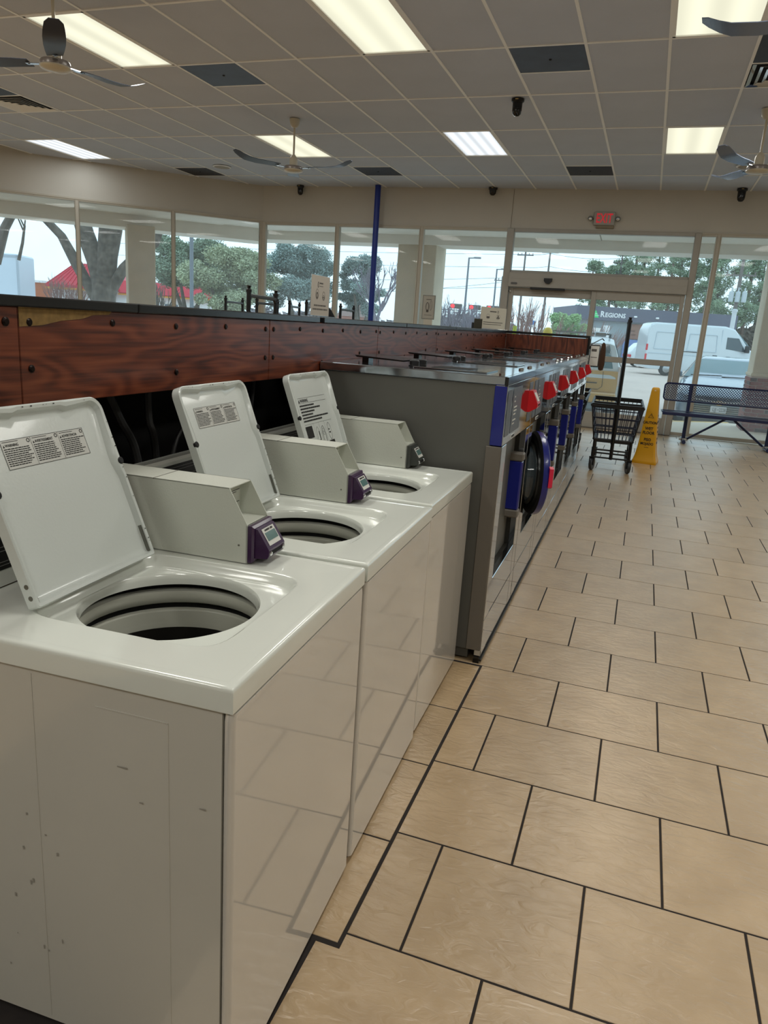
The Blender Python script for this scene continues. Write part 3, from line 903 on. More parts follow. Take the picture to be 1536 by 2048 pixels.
    bx.box(xf - .077, xf - .075, y0 + .001, y1 - .001, zs - th_, zt - .001)         # pocket back wall
    bx.box(xb, xb + .003, y0, y1, DECK + .001, zt)
    bo = bx.build('coin_box', BOX_PAINT, W)
    g = MB(); g.box(-.505, -.503, y0 - .0004, y1, zt - .002, zt + .0006); g.cyl((xf - .022, y0 - .001, DECK + .043), (xf - .022, y0, DECK + .043), .0025, 8)
    g.build('seam', mat('seam_line_grey', '#6b6a60', rough=.6), bo)  # plain grey line along the housing joint
    zc = (zs + zt) / 2
    if style == 'wide' and not purple[1]:
        pr = [('t', 'Machine & Card Door', -.048, .030, .0115, .8), ('r', -.046, .046, .018, .0195), ('r', -.046, .03, .013, .0145), ('t', 'Temperature', -.042, .0, .0115, .85), ('r', -.046, .046, -.012, -.0105), ('r', -.046, .02, -.017, -.0155)]
    else:
        pr = [('t', 'Laundry Card', -.048, .024, .018, .8), ('r', -.046, .046, .010, .0115), ('r', -.046, .03, .003, .0045), ('r', -.04, -.01, -.012, -.004), ('r', -.04, -.015, -.03, -.022)]
    tilted_print(pr, INK, bo, (xf - .0745, (y0 + y1) / 2, zc), (0, 1, 0), (0, 0, 1), 'instruction_print')
    # card reader on the lower front
    rm = purple[0]
    r = MB(); ym = (y0 + y1) / 2; hw = .053
    def fr(x, w, z0, z1): return [(x, ym + s * w, z) for s, z in ((-1, z0), (1, z0), (1, z1), (-1, z1))]
    r.loft([fr(xf, hw, DECK + .003, zs), fr(xf + .010, hw, DECK + .003, zs), fr(xf + .014, hw - .006, DECK + .008, zs - .006)], True, True)
    fz0, fz1 = DECK + .012, zs - .008
    pf = [(xf + .012, fz0), (xf + .046, fz0 + .004), (xf + .050, fz0 + .010), (xf + .050, fz0 + .026), (xf + .020, fz1), (xf + .012, fz1)]
    r.loft([[(a, ym + s * w, b) for a, b in pf] for s, w in ((-1, hw - .010), (-1, hw - .016), (1, hw - .016), (1, hw - .010))], True, True)
    rd = r.build('card_reader', rm, bo)
    # tilted display on the slanted upper face
    a = Vector((xf + .050, ym, fz0 + .026)); b = Vector((xf + .020, ym, fz1)); d = (b - a).normalized(); nn = Vector((-d.z, 0, d.x)); nn = nn if nn.x > 0 else -nn
    def plate(u0, u1, v0, v1, off, name, m_, par):
        q = MB(); p = lambda u, v: a + d * v + Vector((0, u, 0)) + nn * off
        q.loft([[p(u0, v0), p(u1, v0), p(u1, v1), p(u0, v1)], [p(u0, v0) + nn * .001, p(u1, v0) + nn * .001, p(u1, v1) + nn * .001, p(u0, v1) + nn * .001]], True, True)
        return q.build(name, m_, par)
    ln = (b - a).length
    wl = plate(-.030, .030, ln * .14, ln * .92, .0004, 'display_surround', PAPER, rd)
    plate(-.0255, .0255, ln * .34, ln * .72, .0016, 'display', LCD, rd)
    c0 = a + d * (ln * .82) + nn * .0018
    lettering('LAUNDRY CARD', .0068, INK, rd, c0, (0, 1, 0), d, sx=.8, name='reader_print')
    q = MB(); q.box(xf + .0495, xf + .0512, ym - .026, ym + .026, fz0 + .0125, fz0 + .0205); q.build('card_slot', SOFT_BLACK, rd)
    for s in (-1, 1):
        q = MB(); q.lathe([(.0062, 0), (.0062, .002), (.004, .004), (.001, .0045)], 12, o=(xf + .050, ym + s * .034, fz0 + .0165), ax='X')
        q.build('screw', CHROME, rd)
    return W
w1 = make_washer((PURPLE, False), radians(22), 'wide', 'white top-load washer nearest the camera, open lid with wide three-column sticker and purple card reader', (-.526, .909, 0), .04)
w2 = make_washer((PURPLE, True), radians(21), 'wide', 'middle white top-load washer of the three, open lid with two round bumpers and sticker', (-.553, 1.584, 0), .03)
w3 = make_washer((DARK_GREY, True), radians(20), 'tall', 'far white top-load washer beside the grey cabinet, lid printed with diagrams, dark grey card reader', (-.580, 2.262, 0), .014)
# ------------------------------------------------------------------ front-loading washers in the island
# local frame: x = 0 front face (+x to the aisle), y along the row, z up
FW, FD, FH = .80, .814, 1.245
INSET = mat('grey_print_inset', '#4b4e55', rough=.3)
GASKET = mat('door_gasket', '#0a0a0b', rough=.5)
BOWL = mat('door_bowl_glass', '#8fa3ad', rough=.04, trans=.85)
TOPSTEEL = mat('window_reflection_steel', '#b9c3ce', rough=.1, metal=1.)  # pale bluish tone stands for window reflections on the tops
def make_frontloader(ajar, label, loc, rot, end=False):
    F = thing('steel_washer', label, 'washer', loc, rot, 'steel front-load washers in the island row')
    b = MB(); b.box(-FD, -.05, .003, FW - .003, .06, 1.208); b.box(-.36, -.06, .02, .14, .012, .06); b.box(-FD + .05, -FD + .35, .02, .14, .012, .06)
    b.box(-.05, -.004, .003, .018, .06, .962)
    b.build('cabinet', GREY_PAINT, F)
    for x in (-.10, -.7):
        for y in (.06, FW - .06):
            b = MB(); b.cyl((x, y, 0), (x, y, .06), .022, 12); b.build('foot', RUBBER, F)
    if end:
        b = MB(); b.cbox(-.052, -.003, -.002, .006, .966, 1.206, .002); b.build('blue_corner', BLUE, F)
        b = MB(); b.cbox(-.066, -.003, -.002, .006, .06, .962, .002); b.build('corner_post', GREY_POST, F)
    t = MB(); t.cbox(-FD - .005, -.012, -.002, FW + .0015, 1.210, FH, .003)
    t.box(-.012, .0, .0, FW, 1.214, FH - .001)
    tp = t.build('top_panel', TOPSTEEL, F)
    t = MB(); t.box(-.0125, -.0005, -.0022, .0, 1.207, FH - .001); t.build('end_strip', BLACK, tp)
    # soap hatch: raised black lid on a little stand, two black knobs, slot with steel frame
    s = MB(); s.loft([[(x, y, FH + z) for x, y, z in q] for q in (((-.72, .18, .022), (-.50, .18, .016), (-.50, .44, .016), (-.72, .44, .022)), ((-.73, .18, .030), (-.50, .18, .022), (-.50, .44, .022), (-.73, .44, .030)))])
    s.box(-.70, -.67, .2, .26, FH, FH + .024)
    s.build('soap_lid', mat('gloss_black_lid', '#0b0c0d', rough=.15), tp)
    for y in (.22, .34):
        s = MB(); s.lathe([(.026, 0), (.026, .004), (.022, .006), (.022, .022), (.018, .026), (.0, .026)], 16, o=(-.46, y, FH))
        s.build('hatch_knob', BLACK, tp, smooth=40)
    s = MB(); s.cbox(-.43, -.11, .10, .36, FH, FH + .006, .002); sf = s.build('slot_frame', POLISHED, tp)
    s = MB(); s.box(-.36, -.19, .14, .30, FH + .0058, FH + .0068); s.build('soap_slot', SOFT_BLACK, sf)
    for x, y in ((-.05, .10), (-.05, .14), (-.05, .62), (-.05, .66)):
        s = MB(); s.lathe([(.009, 0), (.009, .006), (.005, .010), (0, .010)], 8, o=(x, y, FH))
        s.build('screw', CHROME, tp)
    # control panel
    c = MB(); c.cbox(-.05, 0, .004, FW - .004, .966, 1.212, .002)
    cp = c.build('control_panel', POLISHED, F)
    for y0, y1, z0, z1 in ((.02, .13, 1.0, 1.19), (.155, .40, 1.0, 1.19), (.64, .76, 1.0, 1.19)):
        q = MB(); q.prism(rrect(y0, y1, z0, z1, .008, 3), .0002, .0014, lambda a, b_, c_: (c_, a, b_)); q.build('printed_inset', INSET, cp)
    q = MB(); q.cbox(0, .002, .20, .29, .974, .990, .0005); nl = q.build('number_plate', PAPER, cp)
    q = MB(); q.box(.002, .0026, .208, .282, .977, .987); q.build('plate_print', INK, nl)
    q = MB(); rnd = random.Random(3)
    for z in (1.035, 1.05, 1.075, 1.09, 1.105, 1.13, 1.15):
        q.box(.0014, .0018, .19 + .01 * (z > 1.06), .19 + rnd.uniform(.03, .12), z, z + .006)
    q.build('panel_print', PAPER, cp)
    # red payment reader
    R = MB(); z0, z1 = 1.050, 1.152; ya, yb = .632, .735
    pf = [(0, z0), (.010, z0), (.042, z0 + .020), (.047, z0 + .028), (.047, z0 + .042), (.020, z1), (0, z1)]
    R.loft([[(x, ya, z) for x, z in pf]] + [[(x, ya + .008, z) for x, z in pf]] + [[(x, yb - .008, z) for x, z in pf]] + [[(x, yb, z) for x, z in pf]])
    rd = R.build('card_reader', RED, F)
    q = MB(); q.quad((.0445, ya + .018, z0 + .052), (.0445, yb - .018, z0 + .052), (.0235, yb - .018, z1 - .008), (.0235, ya + .018, z1 - .008)); q.build('reader_label', PAPER, rd)
    q = MB(); q.box(.046, .0485, ya + .02, yb - .02, z0 + .032, z0 + .038); q.build('card_slot', SOFT_BLACK, rd)
    # lower front: polished frame around a deep dark opening, kick panel
    p = MB()
    p.cbox(-.03, 0, .006, .115, .032, .962, .002); p.cbox(-.03, 0, .695, FW - .006, .032, .962, .002)
    p.cbox(-.03, -.001, .115, .695, .034, .362, .002)
    p.box(-.004, .0006, .004, FW - .004, .2, .202)
    p.build('front_frame', POLISHED, F)
    k = MB(); k.box(-.03, -.004, .0, FW, .0, .03); k.box(-.03, .006, 0, FW, .012, .022); k.build('kick_rail', mat('kick_rail_steel', '#3b3a37', rough=.35, metal=.8), F)
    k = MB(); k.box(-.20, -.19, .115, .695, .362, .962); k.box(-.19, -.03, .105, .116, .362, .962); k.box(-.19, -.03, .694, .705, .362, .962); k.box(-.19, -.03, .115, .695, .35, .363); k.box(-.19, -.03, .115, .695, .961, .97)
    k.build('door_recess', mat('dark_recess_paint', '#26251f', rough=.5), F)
    # round door
    piv = Vector((-.015, .665, 0)); th = radians(ajar); DX = -.115
    Mx = Matrix.Translation(piv) @ Matrix.Rotation(th, 4, 'Z') @ Matrix.Translation(-piv)
    cy, cz, r0 = .395, .655, .236
    Mx = Mx @ Matrix.Translation((DX, 0, 0))
    d = MB(); d.M = Mx
    d.lathe([(.160, .040), (.172, .046), (.216, .043), (.232, .034), (r0, .022), (r0, .0)], 40, 0, (0, cy, cz), 'X', False, False)
    d.lathe([(r0, .0), (.224, -.014), (.19, -.016), (.158, .0), (.160, .040)], 40, 1, (0, cy, cz), 'X', False, False)
    dr = d.build('door', [BLUE, GASKET], F, smooth=40)
    d = MB(); d.M = Mx
    d.lathe([(.160, .036), (.15, .038), (.0, .04)], 32, 0, (0, cy, cz), 'X', False, True); 
    d.lathe([(.158, .0), (.155, -.06), (.150, -.095), (.12, -.11), (0, -.115)], 32, 0, (0, cy, cz), 'X', False, True)
    d.build('door_glass', BOWL, dr, smooth=40)
    d = MB(); d.M = Mx
    d.lathe([(.150, -.004), (.178, -.012), (.178, -.024), (.160, -.03), (.150, -.004)], 32, 0, (0, cy, cz), 'X', False, False)
    d.build('door_ring', CHROME, dr, smooth=40)
    d = MB(); d.M = Mx
    d.prism([(cy - .240, cz - .03), (cy - .220, cz - .04), (cy - .212, cz + .03), (cy - .220, cz + .08), (cy - .240, cz + .07)], .03, .052, lambda a, b_, c_: (c_, a, b_))
    d.build('pull_handle', PINK, dr)
    # hinge block on the far side
    d = MB(); d.cbox(-.06, .010, .60, .66, cz - .09, cz + .155, .006); hb = d.build('hinge_block', BLUE, F)
    for z in (cz + .155, cz - .13):
        d = MB(); d.cbox(-.062, .014, .598, .664, z, z + .04, .006); d.build('hinge_cap', GREY_POST, hb)
    return F
labels = ['steel front-load washer starting the island row, charcoal side and blue corner strip showing',
          'second steel front-load washer in the island row, round blue door ajar',
          'third steel front-load washer counted along the island row', 'fourth steel front-load washer counted along the island row',
          'fifth steel front-load washer counted along the island row', 'last steel front-load washer in the row, against the wooden end panel']
FANG = .0035
for k in range(6):
    y = 2.952 + k * .806
    loc = (-.487 - FANG * (y - 2.952), y, 0)
    if k == 0: make_frontloader(0, labels[0], loc, FANG, True)
    elif k == 1: make_frontloader(22, labels[1], loc, FANG)
    elif k == 2: fl3 = make_frontloader(0, labels[2], loc, FANG)
    else: again(fl3, loc, FANG, labels[k])

# ------------------------------------------------------------------ laundry carts
CART_PLASTIC = mat('cart_grey_wheel', '#2a2d30', rough=.4)
BLUE_LINER = mat('cart_blue_basket', '#0d1530', rough=.4)
def make_cart(label, loc, rot):
    """local: y runs from the front (y = 0) to the back, x across, z up"""
    C = thing('laundry_cart', label, 'cart', loc, rot, 'black wire laundry carts with hanging racks')
    L, wt, wb, zt, zb = .80, .265, .205, .715, .345
    # basket: rim, slanted corner bars, wires
    r = MB()
    rim = [(-wt, -.02, zt), (wt, -.02, zt - .0), (wt, L, zt + .02), (-wt, L, zt + .02)]
    r.tube(rim + [rim[0]], .017, 6)
    bot = [(-wb, .05, zb), (wb, .05, zb), (wb, L - .05, zb), (-wb, L - .05, zb)]
    r.tube(bot + [bot[0]], .014, 6)
    for a, b in zip(rim, bot): r.bar(a, b, .03, .012)
    r.bar((-wt - .0, .28, zt + .005), (wt, .28, zt + .005), .04, .03); r.bar((-wt, -.02, zt), (wt, -.02, zt), .03, .045); r.bar((-wt, L, zt + .02), (wt, L, zt + .02), .03, .045)
    r.build('basket_frame', WIRE, C, smooth=40)
    w = MB()
    def lerp(a, b, t): return tuple(a[i] + (b[i] - a[i]) * t for i in range(3))
    for i in range(4):
        a0, a1, b0, b1 = rim[i], rim[(i + 1) % 4], bot[i], bot[(i + 1) % 4]
        nn = 11 if i % 2 == 0 else 17
        for k in range(1, nn): w.bar(lerp(a0, a1, k / nn), lerp(b0, b1, k / nn), .008, .008)
        for t in (.35, .6, .8): w.bar(lerp(a0, b0, t), lerp(a1, b1, t), .012, .012)
    for k in range(1, 11): w.bar(lerp(bot[0], bot[1], k / 11), lerp(bot[3], bot[2], k / 11), .006, .006)
    w.build('basket_wire', BLUE_LINER, C)
    # chassis
    f = MB()
    for s in (-1, 1):
        f.tube([(s * .19, .02, .145), (s * .19, .02, zb), ], .018, 6); f.tube([(s * .19, L - .02, .145), (s * .19, L - .02, zb)], .018, 6)
        f.bar((s * .19, .02, .235), (s * .19, L - .02, .235), .022, .02); f.bar((s * .19, .02, zb - .01), (s * .19, L, zb - .01), .022, .02)
    for z in (.15, .20, .235): f.bar((-.19, .02, z), (.19, .02, z), .016, .016)
    f.bar((-.19, L - .02, .235), (.19, L - .02, .235), .02, .02)
    f.bar((-.2, .03, zb - .012), (.2, .03, zb - .012), .03, .03)
    f.build('chassis', WIRE, C)
    p = MB(); p.tube([(.0, .0, .14), (.0, .0, zb), (0, -.012, zt), (0, -.005, 1.60)], .019, 8); p.lathe([(.024, 0), (.024, .02), (.014, .028), (.014, .04), (.02, .05), (.0, .055)], 10, o=(0, -.005, 1.59))
    p.build('rack_post', WIRE, C, smooth=40)
    p = MB(); p.tube([(.0, L, .2), (.0, L, 1.60)], .019, 8); p.lathe([(.024, 0), (.024, .02), (.014, .028), (.014, .04), (.02, .05), (.0, .055)], 10, o=(0, L, 1.59))
    p.build('rack_post', WIRE, C, smooth=40)
    p = MB(); p.tube([(0, -.005, 1.565), (0, L, 1.565)], .015, 8); p.bar((0, .0, 1.52), (0, .06, 1.565), .02, .01); p.bar((0, L, 1.52), (0, L - .06, 1.565), .02, .01)
    p.build('hanging_bar', WIRE, C, smooth=40)
    for s in (-1, 1):
        for y in (.02, L - .02):
            q = MB(); q.M = Matrix.Translation((s * .19, y + .02, 0)) @ Matrix.Rotation(.25 * s, 4, 'Z')
            q.lathe([(.02, -.016), (.066, -.016), (.07, -.008), (.07, .008), (.066, .016), (.02, .016)], 18, o=(0, 0, .07), ax='X')
            c = q.build('caster', CART_PLASTIC, C, smooth=40)
            q = MB(); q.M = Matrix.Translation((s * .19, y + .02, 0)) @ Matrix.Rotation(.25 * s, 4, 'Z')
            for e in (-1, 1): q.box(e * .024 - .003, e * .024 + .003, -.03, .014, .055, .145)
            q.box(-.028, .028, -.034, .024, .14, .152); q.cyl((-.028, 0, .07), (.028, 0, .07), .010, 8)
            q.build('fork', WIRE, c)
    return C
cart = make_cart('black wire laundry cart with tall rack post standing beside the yellow cone', (-.172, 8.27, 0), .03)
k1 = again(cart, (-.80, 8.62, 0), .02, 'laundry cart pushed against the far end of the washer row')
k2 = again(cart, (-.84, 9.44, 0), .02, 'laundry cart standing behind the one at the far end of the washer row')
for c_ in (k1, k2):
    for ch in list(c_.children):
        if ch.name.startswith(('rack_post', 'hanging_bar')): bpy.data.objects.remove(ch)
def cart_between(p0, p1, label):
    a = Vector(p0); b = Vector(p1); d = (b - a).normalized(); L = .80
    mid = (a + b) / 2; s = mid - d * L / 2
    return again(cart, (s.x, s.y, 0), atan2(d.y, d.x) - pi / 2, label)
cart_between((-3.02, 5.36), (-3.20, 6.20), 'laundry cart whose hanging rack shows largest above the black counter')
cart_between((-5.36, 8.86), (-5.60, 9.85), 'laundry cart whose rack stands closest to the window corner post')
cart_between((-4.66, 8.5), (-4.78, 9.3), 'laundry cart with rack just past the largest rack, over the counter')
cart_between((-4.76, 9.62), (-4.98, 10.40), 'laundry cart with the narrow double posts beside the printed counter sign')
cart_between((-4.05, 8.66), (-4.30, 9.42), 'laundry cart with rack partly hidden by the printed counter sign')
cart_between((-4.0, 9.65), (-4.12, 10.45), 'laundry cart with rack between the printed sign and the blue pole')

# dark garment bag hanging by the sign
g = MB(); g.lathe([(.03, 0), (.12, .05), (.15, .25), (.13, .48), (.07, .58), (.03, .62)], 14, o=(0, 0, .95))
bag = g.build('laundry_bag', mat('black_bag_fabric', '#0b0a0b', rough=.9, bump=.5, bscale=12), None, (-3.62, 8.27, 0), smooth=50)
g = MB(); g.tube([(0, 0, 1.55), (.01, .02, 1.60), (.0, .06, 1.61)], .012, 6); g.build('drawstring', BLACK, bag)
g = MB(); g.cyl((0, 0, 0), (0, 0, .97), .02, 8); g.lathe([(.14, 0), (.14, .02), (.03, .05)], 16); g.build('stand', BLACK, bag)
tag(bag, 'black bag on a stand showing above the counter right beside the printed sign', 'bag')

# ------------------------------------------------------------------ wet floor cone
YEL = mat('yellow_cone_plastic', '#e0a409', rough=.35)
cone = thing('wet_floor_cone', 'tall yellow wet floor cone standing beside the wire laundry cart', 'cone', (.205, 9.28, 0), -.12)
mb = MB()
def sq(h, z, r): return [(a, b, z) for a, b in rrect(-h, h, -h, h, r, 4)]
mb.loft([sq(.138, 0, .02), sq(.140, .012, .02), sq(.140, .030, .02), sq(.134, .040, .02), sq(.118, .10, .025), sq(.108, .17, .03), sq(.098, .26, .03), sq(.046, .86, .02), sq(.041, .885, .02), sq(.030, .895, .018)], True, True)
body = mb.build('cone_body', YEL, cone, smooth=40)
mb = MB(); mb.cyl((0, -.0465, .858), (0, -.03, .858), .010, 12); mb.build('grip_hole', mat('pale_hole', '#f2d9b8', rough=.5), body)
def face(z):   # front face offset at height z
    t = (z - .26) / .60; return -(.098 + (.046 - .098) * t) - .0012
ups = Vector((0, .052, .60)).normalized()
for txt, z, s in (('CAUTION', .485, .042), ('WET', .415, .048), ('FLOOR', .365, .048), ('PISO', .285, .046), ('MOJADO', .236, .042)):
    lettering(txt, s, INK, body, (0, face(z), z), (1, 0, 0), ups, sx=.86, extrude=.0008, name='sign_lettering', bold=.035)
tilted_print([('p', [(-.030, -.024), (.030, -.024), (.026, -.020), (-.026, -.020)]), ('p', [(-.032, -.024), (-.026, -.024), (.003, .028), (-.001, .030)]), ('p', [(.026, -.024), (.032, -.024), (.001, .030), (-.003, .028)]), ('r', -.002, .002, -.006, .012), ('r', -.002, .002, -.014, -.009)],
             INK, body, (0, face(.565), .565), (1, 0, 0), ups, 'warning_triangle')
q = MB(); q.M = basis((0, face(.185) + .0005, .185), (1, 0, 0), ups); q.prism(rrect(-.026, .026, -.010, .010, .006, 3), 0, .001); q.build('maker_mark', INK, body)
q = MB()
for z, w in ((.50, .04), (.43, .03), (.38, .035), (.30, .03), (.25, .036), (.57, .02)):
    x = -face(z) + .0002
    q.M = basis((x, 0, z), (0, 1, 0), Vector((-.052, 0, .60)).normalized()); q.box(-w, w, -.012, .012, 0, .0006)
q.build('side_lettering', INK, body)

# ------------------------------------------------------------------ bench
NAVY = mat('navy_coated_steel', '#101f4a', rough=.35)
bench = thing('bench', 'navy perforated metal bench standing by the storefront glass', 'bench', (1.29, 11.62, 0), .02)
def panel(x0, x1, u0, u1, rr, place, name, cell=.037):
    edge = MB(); pts = [place(a, b) for a, b in rrect(x0, x1, u0, u1, rr, 5)]
    edge.tube(pts, .013, 6, closed=True)
    fr = edge.build(name, NAVY, bench, smooth=50)
    msh = MB()
    for sgn in (-1, 1):
        c = x0 - (u1 - u0)
        while c < x1 + (u1 - u0):
            # line x = c + s*(u-u0)
            a = Vector((c, u0)) if sgn > 0 else Vector((c + (u1 - u0), u0)); b = Vector((c + (u1 - u0), u1)) if sgn > 0 else Vector((c, u1))
            d = b - a; t0, t1 = 0., 1.
            for lo_, hi_ in ((x0 + .012, x1 - .012),):
                ta = (lo_ - a.x) / d.x; tb = (hi_ - a.x) / d.x
                t0 = max(t0, min(ta, tb)); t1 = min(t1, max(ta, tb))
            if t1 - t0 > .04:
                p = a + d * t0; q = a + d * t1
                msh.bar(place(p.x, p.y), place(q.x, q.y), .016, .007)
            c += cell
    msh.build('expanded_mesh', NAVY, fr, kind='stuff')
    return fr
panel(-.915, .915, .602, .842, .05, lambda a, b: (a, (b - .60) * .10, b), 'backrest')
st = panel(-.915, .915, -.36, -.04, .05, lambda a, b: (a, b, .452), 'seat')
q = MB(); q.cbox(-.915, .915, -.372, -.352, .415, .456, .004); q.cbox(-.9, .9, -.05, -.03, .425, .45, .004); q.build('seat_edge', NAVY, st)
for s in (-1, 1):
    q = MB(); q.tube([(s * .557, -.02, .02), (s * .557, .0, .45), (s * .557, .028, .845)], .026, 8); q.tube([(s * .557, -.02, .4), (s * .557, -.34, .43)], .02, 8)
    lg = q.build('leg', NAVY, bench, smooth=50)
    q = MB(); q.tube([(s * .557, -.20, .03), (s * .557, .10, .03)], .028, 8); q.build('foot', NAVY, lg, smooth=50)
    q = MB(); q.cbox(s * .557 - .045, s * .557 + .045, -.06, .03, .045, .075, .006); q.cyl((s * .557 - .06, -.04, .05), (s * .557 + .06, -.04, .05), .012, 8); q.build('chrome_clamp', CHROME, lg)
    q = MB(); q.tube([(s * .51, -.02, .06), (s * .04, -.16, .42)], .016, 8); q.build('brace', NAVY, bench, smooth=50)

# ------------------------------------------------------------------ blue pole
q = MB(); q.cyl((0, 0, 0), (0, 0, CZ), .047, 20)
bp = q.build('support_pole', mat('royal_blue_paint', '#0b2a86', rough=.4), None, (-4.44, 12.06, 0), smooth=40)
q = MB(); q.lathe([(.09, 0), (.09, .012), (.05, .02)], 20); q.build('base_plate', MATS['royal_blue_paint'], bp)
tag(bp, 'slim royal blue steel pole from floor to ceiling by the front windows', 'pole')

# ------------------------------------------------------------------ ceiling fans
FANW = mat('cream_fan_enamel', '#c7bea8', rough=.35, coat=.2)
FANM = mat('fan_motor_grey', '#8b8480', rough=.3, metal=.3)
BLADE = mat('shaded_fan_blade', '#2b3142', rough=.3, metal=.5)  # dark tone puts the shade under the blades into the colour
BLADE_L = mat('silver_fan_blade', '#7f8da6', rough=.25, metal=.6)
def make_fan(label, loc, rot, blade_m, drop=.56):
    F = thing('ceiling_fan', label, 'fan', loc, rot, 'three-blade ceiling fans')
    q = MB(); q.lathe([(.058, 0), (.058, -.012), (.050, -.06), (.032, -.085), (.02, -.09)], 20); q.build('canopy', FANW, F, smooth=40)
    q = MB(); q.cyl((0, 0, -.08), (0, 0, -drop + .17), .0115, 12); q.build('rod', FANW, F, smooth=40)
    q = MB(); q.lathe([(.016, -drop + .19), (.034, -drop + .165), (.044, -drop + .145), (.046, -drop + .075), (.05, -drop + .07)], 20); q.build('coupling', FANW, F, smooth=40)
    q = MB(); q.lathe([(.05, -drop + .072), (.098, -drop + .066), (.104, -drop + .055), (.104, -drop + .03), (.10, -drop + .022)], 28, cap1=False)
    mo = q.build('motor', FANM, F, smooth=40)
    q = MB(); q.lathe([(.106, -drop + .03), (.108, -drop + .022), (.100, -drop + .012), (.06, -drop + .001), (0, -drop - .002)], 28); q.build('motor_cover', FANW, mo, smooth=40)
    for k in range(3):
        a = 2 * pi * k / 3
        q = MB(); q.M = Matrix.Rotation(a, 4, 'Z')
        z = -drop + .05
        st = [(.19, .052, .0, .16), (.30, .062, .0, .14), (.45, .07, -.004, .12), (.58, .072, .004, .10), (.64, .068, .022, .08), (.70, .058, .048, .06), (.735, .03, .062, .05)]
        loops = []
        for r, w, dz, tw in st:
            loops.append([(r, -w, z + dz - w * tw), (r, w, z + dz + w * tw), (r, w, z + dz + w * tw + .004), (r, -w, z + dz - w * tw + .004)])
        q.loft(loops); bl = q.build('blade', blade_m, F, smooth=30)
        q = MB(); q.M = Matrix.Rotation(a, 4, 'Z'); q.box(.095, .22, -.018, .018, z - .006, z + .0); q.lathe([(.008, -.01), (.008, -.004)], 8, o=(.2, 0, z)); q.build('blade_iron', POLISHED, bl)
    return F
make_fan('ceiling fan with dark blades below the long window-side ceiling light', (-4.27, 4.755, CZ), radians(72), BLADE)
make_fan('ceiling fan with cream rod over the middle of the room, beside a lit panel', (-4.07, 8.215, CZ), radians(-4), BLADE)
make_fan('ceiling fan with silver blades near the exit door, hub by the picture edge', (.785, 8.265, CZ), radians(118), BLADE_L)
make_fan('ceiling fan mostly out of view, one silver blade crossing a lit ceiling panel', (.78, 4.76, CZ), radians(174), BLADE_L)

# ------------------------------------------------------------------ things on the ceiling
NAVYP = mat('navy_return_panel', '#151a2c', rough=.5, bump=.5, bscale=220)
SPOTP = mat('dusty_blue_grey_panel', '#3a4358', rough=.5, var=.18, vscale=5)
def dark_panel(i, j, half, label, m_, knob=True):
    x = CX + (i + .5) * CU; y = CY + (j + (.25 if half == 'near' else .75)) * CV
    q = MB(); w = CU / 2 - .013
    q.cbox(-w, w, -w, w, .001, .02, .002)
    o = q.build('return_panel', m_, None, cpos(x, y), CROT)
    q = MB(); q.lathe([(.006, -.008), (.012, -.004), (.012, .002)], 10); q.build('latch', BLACK, o)
    tag(o, label, 'ceiling panel', 'dark square ceiling panels')
dark_panel(0, 0, 'near', 'dusty dark blue square ceiling panel closest to the hanging camera', SPOTP)
dark_panel(-5, 0, 'near', 'dusty dark blue square ceiling panel between the two window-side long lights', SPOTP)
dark_panel(0, 3, 'far', 'navy square ceiling panel nearest the exit door', NAVYP)
dark_panel(-5, 3, 'far', 'navy square ceiling panel just past the middle fan', NAVYP)
dark_panel(-10, 3, 'far', 'navy square ceiling panel beside the round ceiling speaker', NAVYP)
dark_panel(-10, 0, 'near', 'navy square ceiling panel touching the white square air diffuser', NAVYP)
dark_panel(3, 0, 'near', 'navy mesh square ceiling panel touching the chrome air diffuser', NAVYP)
def diffuser(i, j, label, m_, m2):
    x = CX + (i + .5) * CU; y = CY + (j + .75) * CV
    D = thing('air_diffuser', label, 'vent', cpos(x, y), CROT)
    q = MB(); q.box(-.29, .29, -.29, .29, .03, .04); q.build('duct', SOFT_BLACK, D)
    for k, h in enumerate((.285, .225, .170, .118, .068)):
        q = MB(); i = h - (.026 if k else .032); z = -.002 - .0012 * k
        for sx, sy in ((1, 0), (-1, 0), (0, 1), (0, -1)):
            o4 = [(h, -h), (h, h), (i, i), (i, -i)]
            pts = [((sx * p[0] + (-sy) * p[1]), (sy * p[0] + sx * p[1])) for p in o4]
            zz = [z, z, z + .012, z + .012]
            q.loft([[(p[0], p[1], c) for p, c in zip(pts, zz)], [(p[0], p[1], c + .003) for p, c in zip(pts, zz)]])
        q.build('louver', m_ if k != 4 else m2, D)
    return D
diffuser(-10, 0, 'white square stepped air diffuser in the ceiling near the windows', TEE, TEE)
diffuser(3, 0, 'chrome square stepped air diffuser in the ceiling beside a navy mesh panel', POLISHED, TEE)
def speaker(x, y, label):
    q = MB(); q.lathe([(.135, .0), (.14, -.006), (.125, -.012), (.0, -.014)], 32)
    o = q.build('ceiling_speaker', TEE, None, (x, y, CZ), smooth=40)
    q = MB(); q.lathe([(.118, -.0135), (0, -.0165)], 32); q.build('grille', mat('speaker_grille', '#a79f93', rough=.7), o)
    tag(o, label, 'speaker', 'round ceiling speakers')
speaker(-6.48, 10.64, 'round flush ceiling speaker beside a navy ceiling panel, window side')
speaker(.90, 10.69, 'round flush ceiling speaker near the exit door fan')
CAMB = mat('black_camera_housing', '#0c0c0d', rough=.3)
